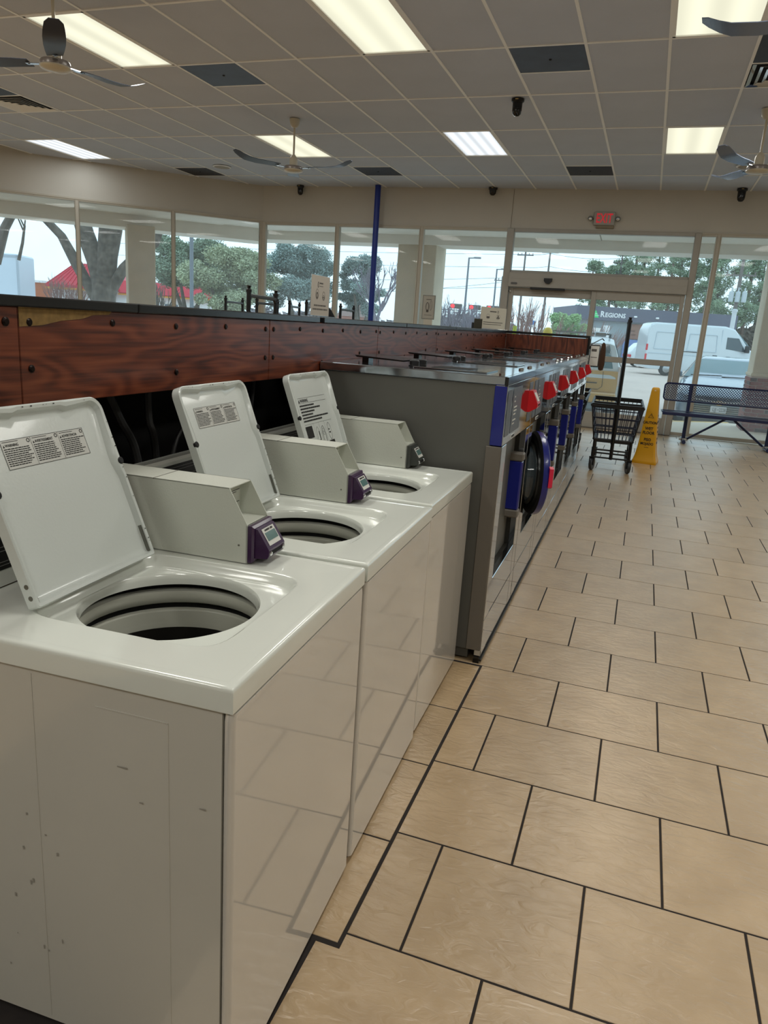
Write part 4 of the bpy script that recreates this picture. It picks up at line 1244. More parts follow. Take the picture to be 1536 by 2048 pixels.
def dome_camera(x, y, label, s=1., short=False):
    o = thing('dome_camera', label, 'security camera', (x, y, CZ), 0, 'black ceiling security cameras')
    q = MB(); q.lathe([(.062 * s, 0), (.062 * s, -.02 * s), (.05 * s, -.03 * s)], 20); q.build('mount', CAMB, o, smooth=40)
    l = .05 if short else .10
    q = MB(); q.lathe([(.048 * s, -.028 * s), (.046 * s, -l * s), (.040 * s, -(l + .028) * s), (.024 * s, -(l + .046) * s), (0, -(l + .05) * s)], 20); q.build('dome', mat('smoked_dome', '#08080a', rough=.08), o, smooth=40)
    q = MB(); q.box(-.014, .014, -.0625 * s, -.058 * s, -.016, -.006); q.build('light_strip', mat('tan_label', '#b39a63', rough=.5), o)
dome_camera(-1.473, 7.74, 'black camera hanging in mid ceiling past the longest light', 1.0)
dome_camera(-5.86, 12.12, 'black dome camera at the ceiling edge nearest the window corner', 1.0)
dome_camera(-2.575, 12.2, 'black dome camera at the ceiling edge above the automatic door jamb', 1.15, True)
dome_camera(1.00, 12.16, 'black dome camera at the ceiling edge above the bench', 1.15)

# ------------------------------------------------------------------ exit sign over the door
E_ = thing('exit_sign', 'grey exit sign with red letters and two lamp heads above the door', 'exit sign', (0, 12.33, 0), .02)
q = MB(); q.cbox(-.995, -.683, -.055, -.004, 3.072, 3.262, .008); bx = q.build('housing', mat('sign_housing', '#a7a49d', rough=.4), E_)
lettering('EXIT', .19, mat('red_exit_letters', '#d6303c', rough=.4, emit='#ff3040', estr=.25), bx, (-.84, -.057, 3.164), (1, 0, 0), (0, 0, 1), sx=.62, extrude=.001, name='exit_letters', bold=.012)
q = MB(); q.cbox(-.95, -.685, -.045, -.004, 3.03, 3.072, .006); q.build('battery_case', mat('tan_battery_case', '#8b7f69', rough=.5), E_)
for x in (-1.045, -.640):
    q = MB(); q.lathe([(.018, .03), (.034, .02), (.036, .0), (.033, -.004)], 16, o=(x, -.055, 3.165), ax='Y'); q.bar((x, -.03, 3.165), (-.84 + (.16 if x > -.84 else -.16), -.03, 3.16), .012, .012)
    hd = q.build('lamp_head', DARK_GREY, E_, smooth=40)
    q = MB(); q.lathe([(.029, -.004), (.02, -.012), (0, -.015)], 14, o=(x, -.055, 3.165), ax='Y'); q.build('lens', CHROME, hd, smooth=40)

# ------------------------------------------------------------------ signs on the counter
ACR = glass_mat('clear_acrylic', (.97, .98, .98), .02)
SHEET = mat('warm_printed_sheet', '#c2b9ac', rough=.6)
S = thing('counter_sign', 'upright printed sign with two drawings standing on the black counter', 'sign', (-1.385, 3.0, 1.428), BANG)
q = MB(); q.cbox(-.004, .0, .0, .207, .004, .178, .0008); q.cbox(-.045, .035, .0, .207, 0, .004, .001); q.build('acrylic_holder', ACR, S)
q = MB(); q.box(.0002, .0008, .003, .204, .006, .176); sh = q.build('printed_sheet', SHEET, S)
pr = [('o', .075, .137, .007, .013, .004), ('r', .088, .128, .141, .147), ('r', .088, .13, .130, .1325),
      ('o', .066, .097, .016, .022, .002), ('o', .066, .092, .011, .014, .006), ('o', .138, .091, .016, .020, .002), ('r', .126, .148, .083, .087), ('o', .138, .085, .010, .010, .003)]
for k, (a, b, y) in enumerate(((.035, .168, .049), (.022, .185, .033))):
    x = a; rnd = random.Random(k)
    while x < b:
        d = rnd.uniform(.006, .014); pr.append(('r', x, min(x + d, b), y - .003, y + .0035)); x += d + .003
tilted_print(pr, mat('grey_ink', '#5d5852', rough=.7), sh, (.0012, 0, 0), (0, 1, 0), (0, 0, 1))
S2 = thing('counter_sign', 'landscape printed sign standing on the counter just before the door jamb', 'sign', (-1.45, 6.83, 1.428), -.45)
q = MB(); q.cbox(-.004, 0, 0, .40, .004, .200, .001); q.cbox(-.05, .03, 0, .40, 0, .004, .001); q.build('acrylic_holder', ACR, S2)
q = MB(); q.box(.0003, .001, .004, .396, .006, .197); sh = q.build('printed_sheet', mat('pale_printed_sheet', '#cfc8b6', rough=.6), S2)
pr = [('r', .14, .24, .155, .165), ('o', .265, .160, .012, .012, .005), ('o', .115, .115, .026, .022, .002), ('r', .095, .14, .098, .116), ('o', .27, .115, .030, .024, .002), ('r', .25, .295, .100, .112), ('r', .262, .28, .112, .130), ('r', .05, .35, .060, .066), ('r', .05, .33, .042, .047)]
tilted_print(pr, MATS['grey_ink'], sh, (.0014, 0, 0), (0, 1, 0), (0, 0, 1))
T = MB(); T.cbox(-.01, .0, 0, .11, 0, .085, .003); o = T.build('counter_box', mat('olive_dark_card', '#35301f', rough=.6), None, (-1.445, 6.60, 1.428), -.45)
T = MB(); T.cbox(-.05, -.01, .02, .09, 0, .05, .003); T.build('card_stand', BLACK, o)
tag(o, 'small dark square card standing beside the landscape counter sign', 'card')
# notice taped on the window, hanging from the mullion
N = thing('window_notice', 'faded framed notice hanging on the front window behind the counter', 'notice', (0, 12.33, 0), .02)
q = MB(); q.cbox(-3.60, -3.38, -.02, -.008, 1.53, 1.92, .002); q.build('notice_frame', mat('grey_notice_frame', '#8b8a82', rough=.5), N)
q = MB(); q.box(-3.585, -3.395, -.022, -.0195, 1.545, 1.905); sh = q.build('notice_sheet', mat('faded_notice', '#b1aca0', rough=.6), N)
pr = [('r', .05, .14, .30, .31), ('o', .075, .19, .03, .07, .012), ('o', .135, .21, .02, .08, .006), ('r', .06, .10, .10, .14), ('r', .03, .16, .05, .056)]
tilted_print(pr, MATS['grey_ink'], sh, (-3.585, -.0228, 1.545), (1, 0, 0), (0, 0, 1))
q = MB(); q.box(-3.56, -3.41, -.018, -.01, 1.36, 1.53); q.build('leaflet_holder', mat('pale_leaflet', '#c9c2b2', rough=.6), N)

# white notice and a brown cloth by the end of the machine row
q = MB(); q.cbox(-.505, -.41, 7.80, 7.807, 1.13, 1.345, .002); q.box(-.53, -.50, 7.80, 7.806, 1.30, 1.33)
o = q.build('end_notice', mat('black_notice_frame', '#121212', rough=.5)); tag(o, 'white notice in a black frame hung on the end of the washer row', 'notice')
q = MB(); q.box(-.499, -.416, 7.797, 7.8005, 1.14, 1.335); sh = q.build('notice_sheet', PAPER, o)
q = MB(); q.box(-.49, -.44, 7.7960, 7.7972, 1.28, 1.305); q.box(-.49, -.43, 7.7960, 7.7972, 1.22, 1.226); q.build('sheet_print', MATS['grey_ink'], sh)
g = MB(); g.lathe([(.008, .28), (.02, .26), (.030, .18), (.033, .06), (.025, .0), (.0, -.01)], 12)
o = g.build('cloth_bag', mat('brown_cloth', '#4a3324', rough=.9, bump=.4, bscale=20), None, (-.40, 8.2, 1.09), smooth=50); tag(o, 'small brown cloth bag hanging past the white notice at the row end', 'bag')
g = MB(); g.tube([(0, 0, .30), (-.02, -.02, .32), (-.1, -.36, .26)], .005, 6); g.build('strap', BLACK, o)
# ------------------------------------------------------------------ outside: ground and canopy
GZ = -.30
PAVE = mat('pale_concrete_lot', '#c0b0a6', rough=.9, var=.06, vscale=.6, bump=.1, bscale=4)
WALK = mat('sidewalk_concrete', '#d2c8b8', rough=.9, var=.05, vscale=2)
KERB = mat('yellow_kerb_paint', '#d8b56a', rough=.8, var=.1, vscale=6)
q = MB(); q.box(-70, 60, 15.6, 140, GZ - .2, GZ); q.box(-70, -13.2, -30, 15.6, GZ - .2, GZ); q.build('parking_lot', PAVE, kind='structure')
q = MB(); q.prism([(-13.6, 8.), (-6.9, 12.6), (4.8, 12.55), (5, 12.4), (12, 12.4), (12, 15.0), (1.75, 15.55), (.6, 14.75), (-5, 14.75), (-9, 14.75), (-13.6, 11)], -.32, -.02); q.build('sidewalk', WALK, kind='structure')
q = MB(); q.loft([[(x, y, z) for x, y in ((.6, 14.75), (1.75, 15.55), (1.75, 15.70), (.6, 14.9))] for z in (-.31, -.018)]); q.build('kerb', KERB, kind='structure')
q = MB(); q.box(-70, 60, 15.7, 17.2, GZ, GZ + .004); q.build('lot_stain', mat('stained_concrete', '#a59a92', rough=.9, var=.1, vscale=1.5), kind='structure')

c = MB(); c.box(-9.0, 12, .16, 2.15, 3.10, 3.35); c.box(-8.6, 12, 2.05, 2.75, 2.93, 3.75)
can = in_front_wall(c.build('canopy_soffit', SOFFIT, kind='structure'))
c = MB(); c.box(-9, 12, .55, .57, 3.094, 3.10); c.box(-.95, -.93, .2, 2.05, 3.095, 3.10); c.build('soffit_joint', mat('soffit_line', '#a59f92', rough=.9), can)
c = MB(); c.box(.3, 12, -2.0, -.16, 3.08, 3.35); c.box(-.6, 12, -2.7, -2.0, 2.86, 3.75)
in_left_wall(c.build('canopy_soffit', SOFFIT, kind='structure'))
# lamp under the canopy just outside the door
Lp = thing('canopy_light', 'twin-head lamp under the canopy just outside the door transom', 'light', (0, 12.33, 0), .02)
q = MB(); q.lathe([(.15, 0), (.15, -.03), (.12, -.06), (0, -.075)], 20, o=(-.83, .62, 3.095)); q.build('lamp_body', mat('grey_lamp_body', '#8f9690', rough=.4), Lp, smooth=40)
for x in (-1.0, -.66):
    q = MB(); q.lathe([(.03, .06), (.055, .03), (.06, -.02), (.05, -.035), (0, -.04)], 14, o=(x, .60, 3.07)); q.build('lamp_head', mat('frosted_head', '#a9a79b', rough=.4), Lp, smooth=40)

BRICK = mat('red_brown_brick', '#7d3b34', rough=.9, var=.18, vscale=6)
BRICK_D = mat('dark_brick', '#4d3434', rough=.9, var=.12, vscale=6)
MORTAR = mat('pale_mortar', '#b9a39a', rough=.95)
def column(name, x0, x1, y0, y1, ztop, brick_h=.94, bricks=True, rot=0.):
    cx, cy = (x0 + x1) / 2, (y0 + y1) / 2; hx, hy = (x1 - x0) / 2, (y1 - y0) / 2
    q = MB(); q.cbox(-hx, hx, -hy, hy, brick_h, ztop, .012); 
    o = q.build(name, STUCCO, None, (cx, cy, 0), rot, kind='structure')
    q = MB(); q.box(-hx - .004, hx + .004, -hy - .004, hy + .004, -.3, brick_h); q.build('mortar_core', MORTAR, o)
    if not bricks: return o
    bl, bh, j = .2, .057, .010; ex = .014
    me = {}
    def brick(px, py, pz, sx, sy, dark):
        k = (round(sx, 3), round(sy, 3), dark)
        if k not in me:
            t = MB(); t.cbox(-sx / 2, sx / 2, -sy / 2, sy / 2, -bh / 2, bh / 2, .003); m_ = bpy.data.meshes.new('brick'); m_.from_pydata(t.v, [], t.f); m_.materials.append(BRICK_D if dark else BRICK); me[k] = m_
        link('brick', me[k], o, (px, py, pz))
    rnd = random.Random(4); z = -.02 + bh / 2; row = 0
    while z + bh / 2 < brick_h + .01:
        for axis in (0, 1):
            h = hx if axis == 0 else hy
            t = -h - .005 - (bl + j) / 2 * (row % 2)
            while t < h:
                a = max(t, -h - .012); b = min(t + bl, h + .012)
                if b - a > .03:
                    if axis == 0: brick((a + b) / 2, -hy - .004 + .0, z, b - a, ex * 2, rnd.random() < .22)
                    else: brick(-hx - .004, (a + b) / 2, z, ex * 2, b - a, rnd.random() < .22)
                t += bl + j
        z += bh + j; row += 1
    q = MB(); q.cbox(-hx - .02, hx + .02, -hy - .02, hy + .02, brick_h - .005, brick_h + .05, .01); q.build('ledge', STUCCO, o)
    return o
column('column_1', 1.85, 2.62, 14.39, 15.1, 2.95)
column('column_2', -4.80, -4.02, 14.36, 15.1, 2.95, bricks=False)
column('column_3', -9.60, -9.10, 12.19, 12.69, 2.9, bricks=False, rot=LANG)

# ------------------------------------------------------------------ trees
BARK = mat('grey_bark', '#625b54', rough=.95, var=.5, vscale=9, bump=1., bscale=14)
BARK_P = mat('pine_bark', '#7d6c65', rough=.95, var=.2, vscale=4)
TWIG = mat('pinkish_bare_twigs', '#8b6c66', rough=.9)
TWIG_G = mat('grey_bare_twigs', '#7a7480', rough=.9)
def leaf_mat(n, c): return mat(n, c, rough=.8, var=.3, vscale=.9)
def crown(clusters, count, size, seed, flat=.75):
    rnd = random.Random(seed); v = []; f = []
    tot = sum(c[3] ** 2 for c in clusters)
    for cx, cy, cz, r in clusters:
        for _ in range(int(count * r * r / tot)):
            while True:
                a, b, c = rnd.uniform(-1, 1), rnd.uniform(-1, 1), rnd.uniform(-1, 1); d = sqrt(a * a + b * b + c * c)
                if .05 < d <= 1: break
            k = r * (d ** .75) / d * rnd.uniform(.75, 1.25)
            p = Vector((cx + a * k, cy + b * k, cz + c * k * flat))
            u = Vector((rnd.gauss(0, 1), rnd.gauss(0, 1), rnd.gauss(0, .7))).normalized(); w = u.orthogonal().normalized()
            s = size * rnd.uniform(.6, 1.4); i = len(v)
            v += [p - u * s, p + w * s * .55, p + u * s, p - w * s * .55]; f.append((i, i + 1, i + 2, i + 3))
    return v, f
def twigs(mb, p, d, L, r, depth, rnd, spread=.5, upb=.15, n=3, sides=4):
    e = p + d * L
    m_ = p.lerp(e, .5) + Vector((rnd.uniform(-1, 1), rnd.uniform(-1, 1), rnd.uniform(-1, 1))) * L * .06
    mb.tube([p, m_, e], [r, r * .85, r * .65], sides if depth < 3 else 6, caps=False)
    if depth == 0: return
    for _ in range(n):
        nd = (d + Vector((rnd.uniform(-1, 1), rnd.uniform(-1, 1), rnd.uniform(-.6, 1))) * spread + Vector((0, 0, upb))).normalized()
        twigs(mb, p.lerp(e, rnd.uniform(.6, 1)), nd, L * rnd.uniform(.6, .85), r * .6, depth - 1, rnd, spread, upb, n, sides)
def leafy_tree(label, x, y, z0, h, w, lm, seed, leaves=30000, size=.055, trunk=.2, group='leafy trees beyond the parking lot', low=.42):
    T = thing('leafy_tree', label, 'tree', (x, y, z0), 0, group)
    rnd = random.Random(seed); q = MB()
    for k in range(3):
        a = 2 * pi * k / 3 + rnd.random()
        q.tube([(0, 0, -.1), (.1 * cos(a), .1 * sin(a), h * .2), (w * .25 * cos(a), w * .25 * sin(a), h * .6)], [trunk, trunk * .7, trunk * .3], 6)
    q.build('trunk', BARK, T)
    cl = []
    for k in range(42):
        a = rnd.random() * 2 * pi; t = rnd.uniform(.04, .95); prof = sqrt(max(0., 1 - (2 * t - .85) ** 2 / 1.25))
        rr = w * .46 * prof * sqrt(rnd.random()); zz = h * (low + (1 - low) * t)
        s = w * rnd.uniform(.07, .15); cl.append((rr * cos(a), rr * sin(a), min(zz, h - s * .7), s))
    v, f = crown(cl, leaves, size, seed)
    q = MB(); q.add(v, f); q.build('foliage', lm, T)
    return T
OAK_D = leaf_mat('dark_oak_leaves', '#849680'); OAK_L = leaf_mat('olive_oak_leaves', '#a4ad8e'); OAK_M = leaf_mat('blue_green_leaves', '#8a9c98'); PINE = leaf_mat('pine_needles', '#85997c'); SHRUB = leaf_mat('bright_shrub_leaves', '#8fb07a')
leafy_tree('dark green live oak behind the red-roofed building corner', -23.2, 34.8, GZ, 5.4, 4.6, OAK_D, 1, 42000, low=.58)
leafy_tree('pale olive live oak standing in front of the dark one', -19.3, 32.6, GZ, 4.7, 4.4, OAK_L, 2, 46000)
leafy_tree('blue-green tree seen over the counter sign, wider of its pair', -17.6, 36.5, GZ, 5.5, 4.2, OAK_M, 3, 40000)
leafy_tree('loose blue-green tree next to the bare tree by the blue pole', -15.0, 39.0, GZ, 5.2, 2.9, OAK_M, 4, 24000)
leafy_tree('low green shrub tree seen through the fixed door leaf', -2.68, 26.9, GZ, 2.45, 1.8, SHRUB, 5, 12000, .035, .06)
# the big near trunk
T = thing('large_tree', 'big rough grey tree trunk forking just outside the canted windows', 'tree', (-12.0, 14.55, GZ))
q = MB()
q.tube([(0, 0, -.1), (-.02, 0, .6), (0, 0, 1.3), (.0, .05, 1.9), (.02, .1, 2.3)], [.34, .25, .24, .27, .30], 12)
q.tube([(-.05, .05, 2.1), (-.25, .1, 2.7), (-.55, .15, 3.3), (-.9, .2, 4.2)], [.20, .20, .20, .16], 9)
q.tube([(.0, .1, 2.1), (.05, .15, 2.8), (.12, .2, 3.4), (.3, .3, 4.6)], [.24, .23, .26, .2], 9)
q.tube([(.08, .05, 1.9), (.45, .2, 2.55), (.75, .35, 2.9), (1.1, .5, 3.15), (1.3, .6, 3.8)], [.15, .12, .11, .10, .08], 8)
q.tube([(-.1, .0, 1.7), (-.7, .0, 2.6), (-1.1, .0, 3.2), (-1.6, 0, 3.6)], [.12, .13, .10, .09], 8)
q.build('trunk', BARK, T, smooth=60)
q = MB(); rnd = random.Random(8)
for p, d in (((.9, .4, 3.0), (.5, .1, .6)), ((-1.2, 0, 3.3), (-.8, 0, .5)), ((.7, .3, 2.85), (.3, 0, .8)), ((-2.1, -.3, 2.6), (.2, .1, 1))):
    twigs(q, Vector(p), Vector(d).normalized(), .8, .04, 3, rnd)
q.tube([(-2.6, -.5, 2.5), (-2.35, -.4, 3.3), (-1.9, -.3, 4.0)], [.12, .1, .08], 8)
q.build('branch', BARK, T)
def bare(label, x, y, z0, h, spread, m_, seed, stems=1, r=.09, depth=4, n=3, name='bare_tree', cat='tree', group=None):
    T = thing(name, label, cat, (x, y, z0), 0, group)
    rnd = random.Random(seed); q = MB()
    for k in range(stems):
        a = rnd.random() * 2 * pi
        d = Vector((cos(a) * spread * rnd.random(), sin(a) * spread * rnd.random(), 1)).normalized()
        twigs(q, Vector((cos(a), sin(a), 0)) * .15 * (stems > 1), d, h * .36, r, depth, rnd, .55 if stems == 1 else .32, .2, n)
    q.build('bare_branches', m_, T)
    return T
bare('bare spreading tree right behind the blue pole', -11.1, 31.4, GZ, 4.6, .2, TWIG_G, 11, 1, .13, 5, 3, group='bare trees outside')
bare('bare crape myrtle with many pinkish stems in front of the fixed door leaf', -3.55, 24.8, GZ, 2.9, 1.0, TWIG, 12, 16, .035, 3, 3, 'crape_myrtle', 'shrub', 'bare crape myrtles')
bare('smaller bare crape myrtle next to the bank sign', -2.15, 31.2, GZ, 2.7, 1.1, TWIG, 13, 10, .035, 3, 3, 'crape_myrtle', 'shrub', 'bare crape myrtles')
bare('bare multi-stem shrub in front of the red roof', -33.5, 37.2, GZ, 3.6, .8, TWIG, 14, 14, .05, 3, 3, 'crape_myrtle', 'shrub', 'bare crape myrtles')
bare('bare grey shrub below the red and yellow eave', -25.5, 34.5, GZ, 2.0, .8, TWIG_G, 15, 10, .04, 3, 3, 'bare_shrub', 'shrub')
bare('dark multi-stem bare tree in front of the red awning', -22.6, 31.0, GZ, 3.3, .9, BARK, 16, 6, .07, 3, 3, group='bare trees outside')
for k, (x, y, h) in enumerate(((-18.0, 58, 4.2), (-15.6, 60, 4.6), (-13.2, 59, 4.0), (-11.0, 60, 3.8), (-19.4, 63, 3.6), (-12, 52, 3.2))):
    bare('grey bare brush far off below the street lamps', x, y, GZ, h, .8, TWIG_G, 30 + k, 10, .07, 3, 3, 'bare_brush', 'shrub', 'far bare brush below the street lamps')
# pines behind the bank
rnd = random.Random(21)
def pine(k, x, y, h):
    T = thing('pine_tree', 'tall pine in the row of evergreens behind the bank building', 'tree', (x, y, GZ), 0, 'tall pines behind the bank')
    q = MB(); q.tube([(0, 0, 0), (.1, 0, h * .5), (0, .1, h)], [.26, .2, .06], 6); q.build('trunk', BARK_P, T)
    cl = []
    for i in range(30):
        a = rnd.random() * 2 * pi; t = rnd.uniform(.36, 1.0); rr = (1.12 - t * .8) * 2.6 * rnd.uniform(.15, 1)
        cl.append((rr * cos(a), rr * sin(a), h * t, rnd.uniform(.35, .85)))
    v, f = crown(cl, 5200, .11, 60 + k, .7)
    q = MB(); q.add(v, f); q.build('foliage', PINE, T)
for k in range(21):
    pine(k, -6.5 + k * 1.3 + rnd.uniform(-.5, .5), 92 + (k % 3) * 4 + rnd.uniform(-1, 1), rnd.uniform(10.5, 15.5) if k > 1 else 10)
q = MB(); v, f = crown([(x, 98 + rnd.uniform(-2, 2), rnd.uniform(.6, 2.6), rnd.uniform(1.4, 2.4)) for x in [i * 1.7 - 10 for i in range(18)]], 12000, .35, 99)
q.add(v, f); o = q.build('undergrowth', mat('brown_winter_brush', '#7c7268', rough=.9, var=.3, vscale=.5), None, kind='stuff')
tag(o, 'brown winter undergrowth at the foot of the pine row', 'undergrowth')
q = MB(); v, f = crown([(x, 75 + rnd.uniform(-2, 2), rnd.uniform(.3, 1.4), rnd.uniform(1.2, 2.0)) for x in [-46 + i * 1.8 for i in range(19)]], 8000, .35, 98)
q.add(v, f); o = q.build('undergrowth', mat('grey_winter_brush', '#837c80', rough=.9, var=.25, vscale=.5), None, kind='stuff')
tag(o, 'grey hazy brush along the far side of the street', 'undergrowth')

# ------------------------------------------------------------------ buildings
RROOF = mat('red_metal_roof', '#c01f3a', rough=.45, var=.05, vscale=1)
YBAND = mat('yellow_band', '#e0a43c', rough=.6)
WBLD = mat('white_stucco_building', '#e6e9ec', rough=.8)
WIN = mat('dark_window_glass', '#4d5d6b', rough=.1)
# red-roofed restaurant: local x along its front from the far left corner
B = thing('restaurant_building', 'white building with red metal hip roof and yellow eave band, past the big trunk', 'building', (-36.2, 38.6, GZ), atan2(1.45, 4.1))
q = MB(); q.box(.3, 4.2, .3, 5.2, 0, 2.6); q.box(4.2, 10.4, .9, 5.2, 0, 2.6); q.build('wall', WBLD, B)
q = MB()
def hip(x0, x1, y0, y1, z0, z1, ix, iy):
    a = [(x0, y0, z0), (x1, y0, z0), (x1, y1, z0), (x0, y1, z0)]; b = [(x0 + ix, y0 + iy, z1), (x1 - ix, y0 + iy, z1), (x1 - ix, y1 - iy, z1), (x0 + ix, y1 - iy, z1)]
    q.loft([a, b])
hip(0, 4.5, 0, 5.5, 2.78, 4.2, 1.3, 1.5); q.box(0, 4.5, 0, 5.5, 2.62, 2.78)
rf = q.build('roof', RROOF, B)
q = MB()
for k in range(15): q.bar((.1 + k * .307, -.005, 2.8), (1.3 + (k - .0) * .128 + .05, 1.49, 4.2), .03, .05)
q.build('roof_rib', RROOF, rf)
q = MB(); q.loft([[(4.5, .4, 2.55), (10.6, .4, 2.55), (10.6, .9, 3.3), (4.5, .9, 3.3)], [(4.5, .45, 2.5), (10.6, .45, 2.5), (10.6, .95, 3.3), (4.5, .95, 3.3)]]); q.build('awning', RROOF, B)
q = MB(); q.box(0.02, 4.48, .02, .1, 2.5, 2.62); q.box(4.4, 10.6, .5, .6, 2.4, 2.52); q.build('yellow_band', YBAND, B)
for x0, x1 in ((1.2, 2.2), (3.0, 3.9), (5.6, 6.4), (7.2, 8.2), (8.8, 9.6)):
    q = MB(); y = .28 if x1 < 4.2 else .88; q.box(x0, x1, y - .02, y + .02, .9, 2.1); w_ = q.build('window', mat('white_trim', '#e7e7e4', rough=.6), B)
    q = MB(); q.box(x0 + .08, x1 - .08, y - .03, y - .02, .98, 2.02); q.build('pane', WIN, w_)
# small brick block far left
B = thing('brick_shed', 'small orange brick block between the white truck and the red roof', 'building', (-40.5, 41.5, GZ), .5)
q = MB(); q.box(0, 2.2, 0, 3, 0, 2.9); q.build('wall', mat('orange_brick_wall', '#b06a4a', rough=.9), B); q = MB(); q.box(-.1, 2.3, -.1, 3.1, 2.9, 3.05); q.build('roof', WBLD, B)
# brick house with gable
B = thing('brick_house', 'pale red brick house with white gable trim beyond the counter sign', 'building', (-25.0, 59.6, GZ), .3)
q = MB(); q.box(0, 3.3, 0, 5, 0, 2.2); q.build('wall', mat('pink_brick_wall', '#b98578', rough=.9, var=.08, vscale=3), B)
q = MB(); q.prism([(-.3, 2.1), (3.6, 2.1), (1.65, 3.4)], -.3, 5.3, lambda a, b, c: (a, c, b)); q.build('roof', mat('faded_shingles', '#a08a86', rough=.9), B)
q = MB(); q.bar((-.3, -.32, 2.12), (1.65, -.32, 3.42), .06, .14); q.bar((3.6, -.32, 2.12), (1.65, -.32, 3.42), .06, .14); q.build('gable_trim', WBLD, B)
for x in (.6, 1.7, 2.5):
    q = MB(); q.box(x, x + .55, -.03, .03, .7, 1.8); w_ = q.build('window', MATS['white_trim'], B); q = MB(); q.box(x + .06, x + .49, -.04, -.03, .78, 1.72); q.build('pane', WIN, w_)
# bank
B = thing('bank_building', 'grey bank building with a dark band carrying white sign letters', 'building', (-5.6, 66.3, GZ), atan2(2.55, 7.74))
q = MB(); q.box(0, 13, 0, 9, 0, 3.3); q.build('wall', mat('pale_grey_bank_wall', '#8f9aa0', rough=.8), B)
q = MB(); q.box(-.3, 13.3, -.35, 9.3, 3.12, 4.25); bd = q.build('fascia_band', mat('slate_fascia', '#5d6071', rough=.6), B)
lettering('R', .66, WBLD, bd, (1.72, -.37, 3.62), (1, 0, 0), (0, 0, 1), 'LEFT', .9, 'sign_letters', .03)
lettering('EGIONS', .50, WBLD, bd, (2.12, -.37, 3.58), (1, 0, 0), (0, 0, 1), 'LEFT', .98, 'sign_letters', .03)
q = MB(); q.add([(1.0, -.37, 3.33), (1.62, -.37, 3.33), (1.31, -.37, 3.95)], [(0, 1, 2)]); tri = q.build('green_emblem', mat('green_emblem', '#35b86a', rough=.5, emit='#35c870', estr=.3), bd)
q = MB(); q.quad((.98, -.376, 3.50), (1.64, -.376, 3.50), (1.64, -.376, 3.53), (.98, -.376, 3.53)); q.quad((1.15, -.376, 3.64), (1.47, -.376, 3.64), (1.47, -.376, 3.67), (1.15, -.376, 3.67)); q.build('emblem_stripe', WBLD, tri)
for x in (4.55, 6.4):
    q = MB(); q.cbox(x, x + .26, -.5, -.35, 3.52, 3.66, .03); q.build('flood_light', WBLD, bd)
q = MB(); q.box(4.3, 6.2, -.08, -.02, 1.75, 3.0); bo = q.build('wooden_board', mat('brown_wood_board', '#8b6a5d', rough=.8, var=.1, vscale=4), B)
q = MB()
for x0, x1, z in ((4.5, 4.9, 2.35), (5.3, 6.0, 2.35), (4.6, 5.0, 2.05), (5.3, 5.8, 2.05)): q.box(x0, x1, -.09, -.08, z, z + .14)
q.build('board_lettering', mat('dull_brown_print', '#6b4d42', rough=.8), bo)
q = MB(); q.box(2.2, 2.75, -.06, -.02, 1.6, 2.75); q.build('door_panel', WBLD, B)
q = MB(); q.box(1.3, 2.0, -.06, -.02, 1.6, 2.5); q.build('window', MATS['white_trim'], B)
q = MB(); q.box(4.0, 6.2, -.4, -.1, .0, 1.7); q.build('blue_awning', mat('faded_blue_panel', '#6f86b8', rough=.7), B)

# ------------------------------------------------------------------ poles, wires, signals
POLE = mat('grey_steel_pole', '#6d7680', rough=.6); WPOLE = mat('grey_timber_pole', '#6f6a68', rough=.9)
def street_lamp(x, y, h, label, arm=.9):
    P = thing('street_lamp', label, 'street lamp', (x, y, GZ), 0, 'street lamps far off')
    q = MB(); q.tube([(0, 0, 0), (0, 0, h)], [.11, .07], 8); q.build('pole', POLE, P)
    q = MB(); q.bar((0, 0, h - .05), (arm, .1, h), .08, .08); q.cbox(arm * .55, arm + .25, 0, .2, h - .06, h + .06, .02); q.build('lamp_arm', POLE, P)
street_lamp(-14.35, 61.2, 7.3, 'thin street lamp rising left of the door jamb, taller of the pair', .7)
street_lamp(-14.2, 72.5, 7.4, 'thin street lamp close to the leaning utility pole', .7)
def utility(x, y, h, label, arms=1, cans=False):
    P = thing('utility_pole', label, 'utility pole', (x, y, GZ), 0, 'utility poles')
    q = MB(); q.tube([(0, 0, 0), (0, 0, h)], [.16, .10], 8); q.build('pole', WPOLE, P)
    for k in range(arms):
        q = MB(); z = h - .5 - k * 1.3; q.bar((-1.0, 0, z), (1.0, 0, z), .09, .11)
        for xx in (-.9, -.45, .45, .9): q.cyl((xx, 0, z + .05), (xx, 0, z + .25), .045, 6)
        q.build('crossarm', WPOLE, P)
    return P
utility(-15.3, 95.2, 11.4, 'utility pole standing over the automatic door header, first of two')
utility(-12.45, 96.2, 11.9, 'utility pole with crossarm over the door header sensor', 1)
utility(-17.5, 93.4, 8.2, 'low utility pole beside the far street lamp', 1)
utility(-3.9, 96, 11.0, 'utility pole at the edge of the pine row', 2)
P = utility(5.75, 59.4, 8.4, 'utility pole carrying three grey transformer cans in front of the pines', 2)
for k, x in enumerate((-.42, 0, .42)):
    q = MB(); q.lathe([(.0, 4.55), (.15, 4.56), (.17, 4.62), (.17, 5.2), (.12, 5.28), (0, 5.3)], 12, o=(x, -.28, .2)); q.cyl((x, -.28, 5.45), (x, -.28, 5.75), .05, 6); q.build('transformer', mat('pale_transformer', '#b8c2c8', rough=.5), P, smooth=40)
q = MB(); q.cyl((0, -.12, 0), (0, -.12, 4.2), .16, 10); q.lathe([(.2, 4.1), (.2, 4.25), (.1, 4.3)], 10, o=(0, -.12, 0)); q.build('riser_pipe', mat('pale_riser', '#c6ccd0', rough=.5), P)
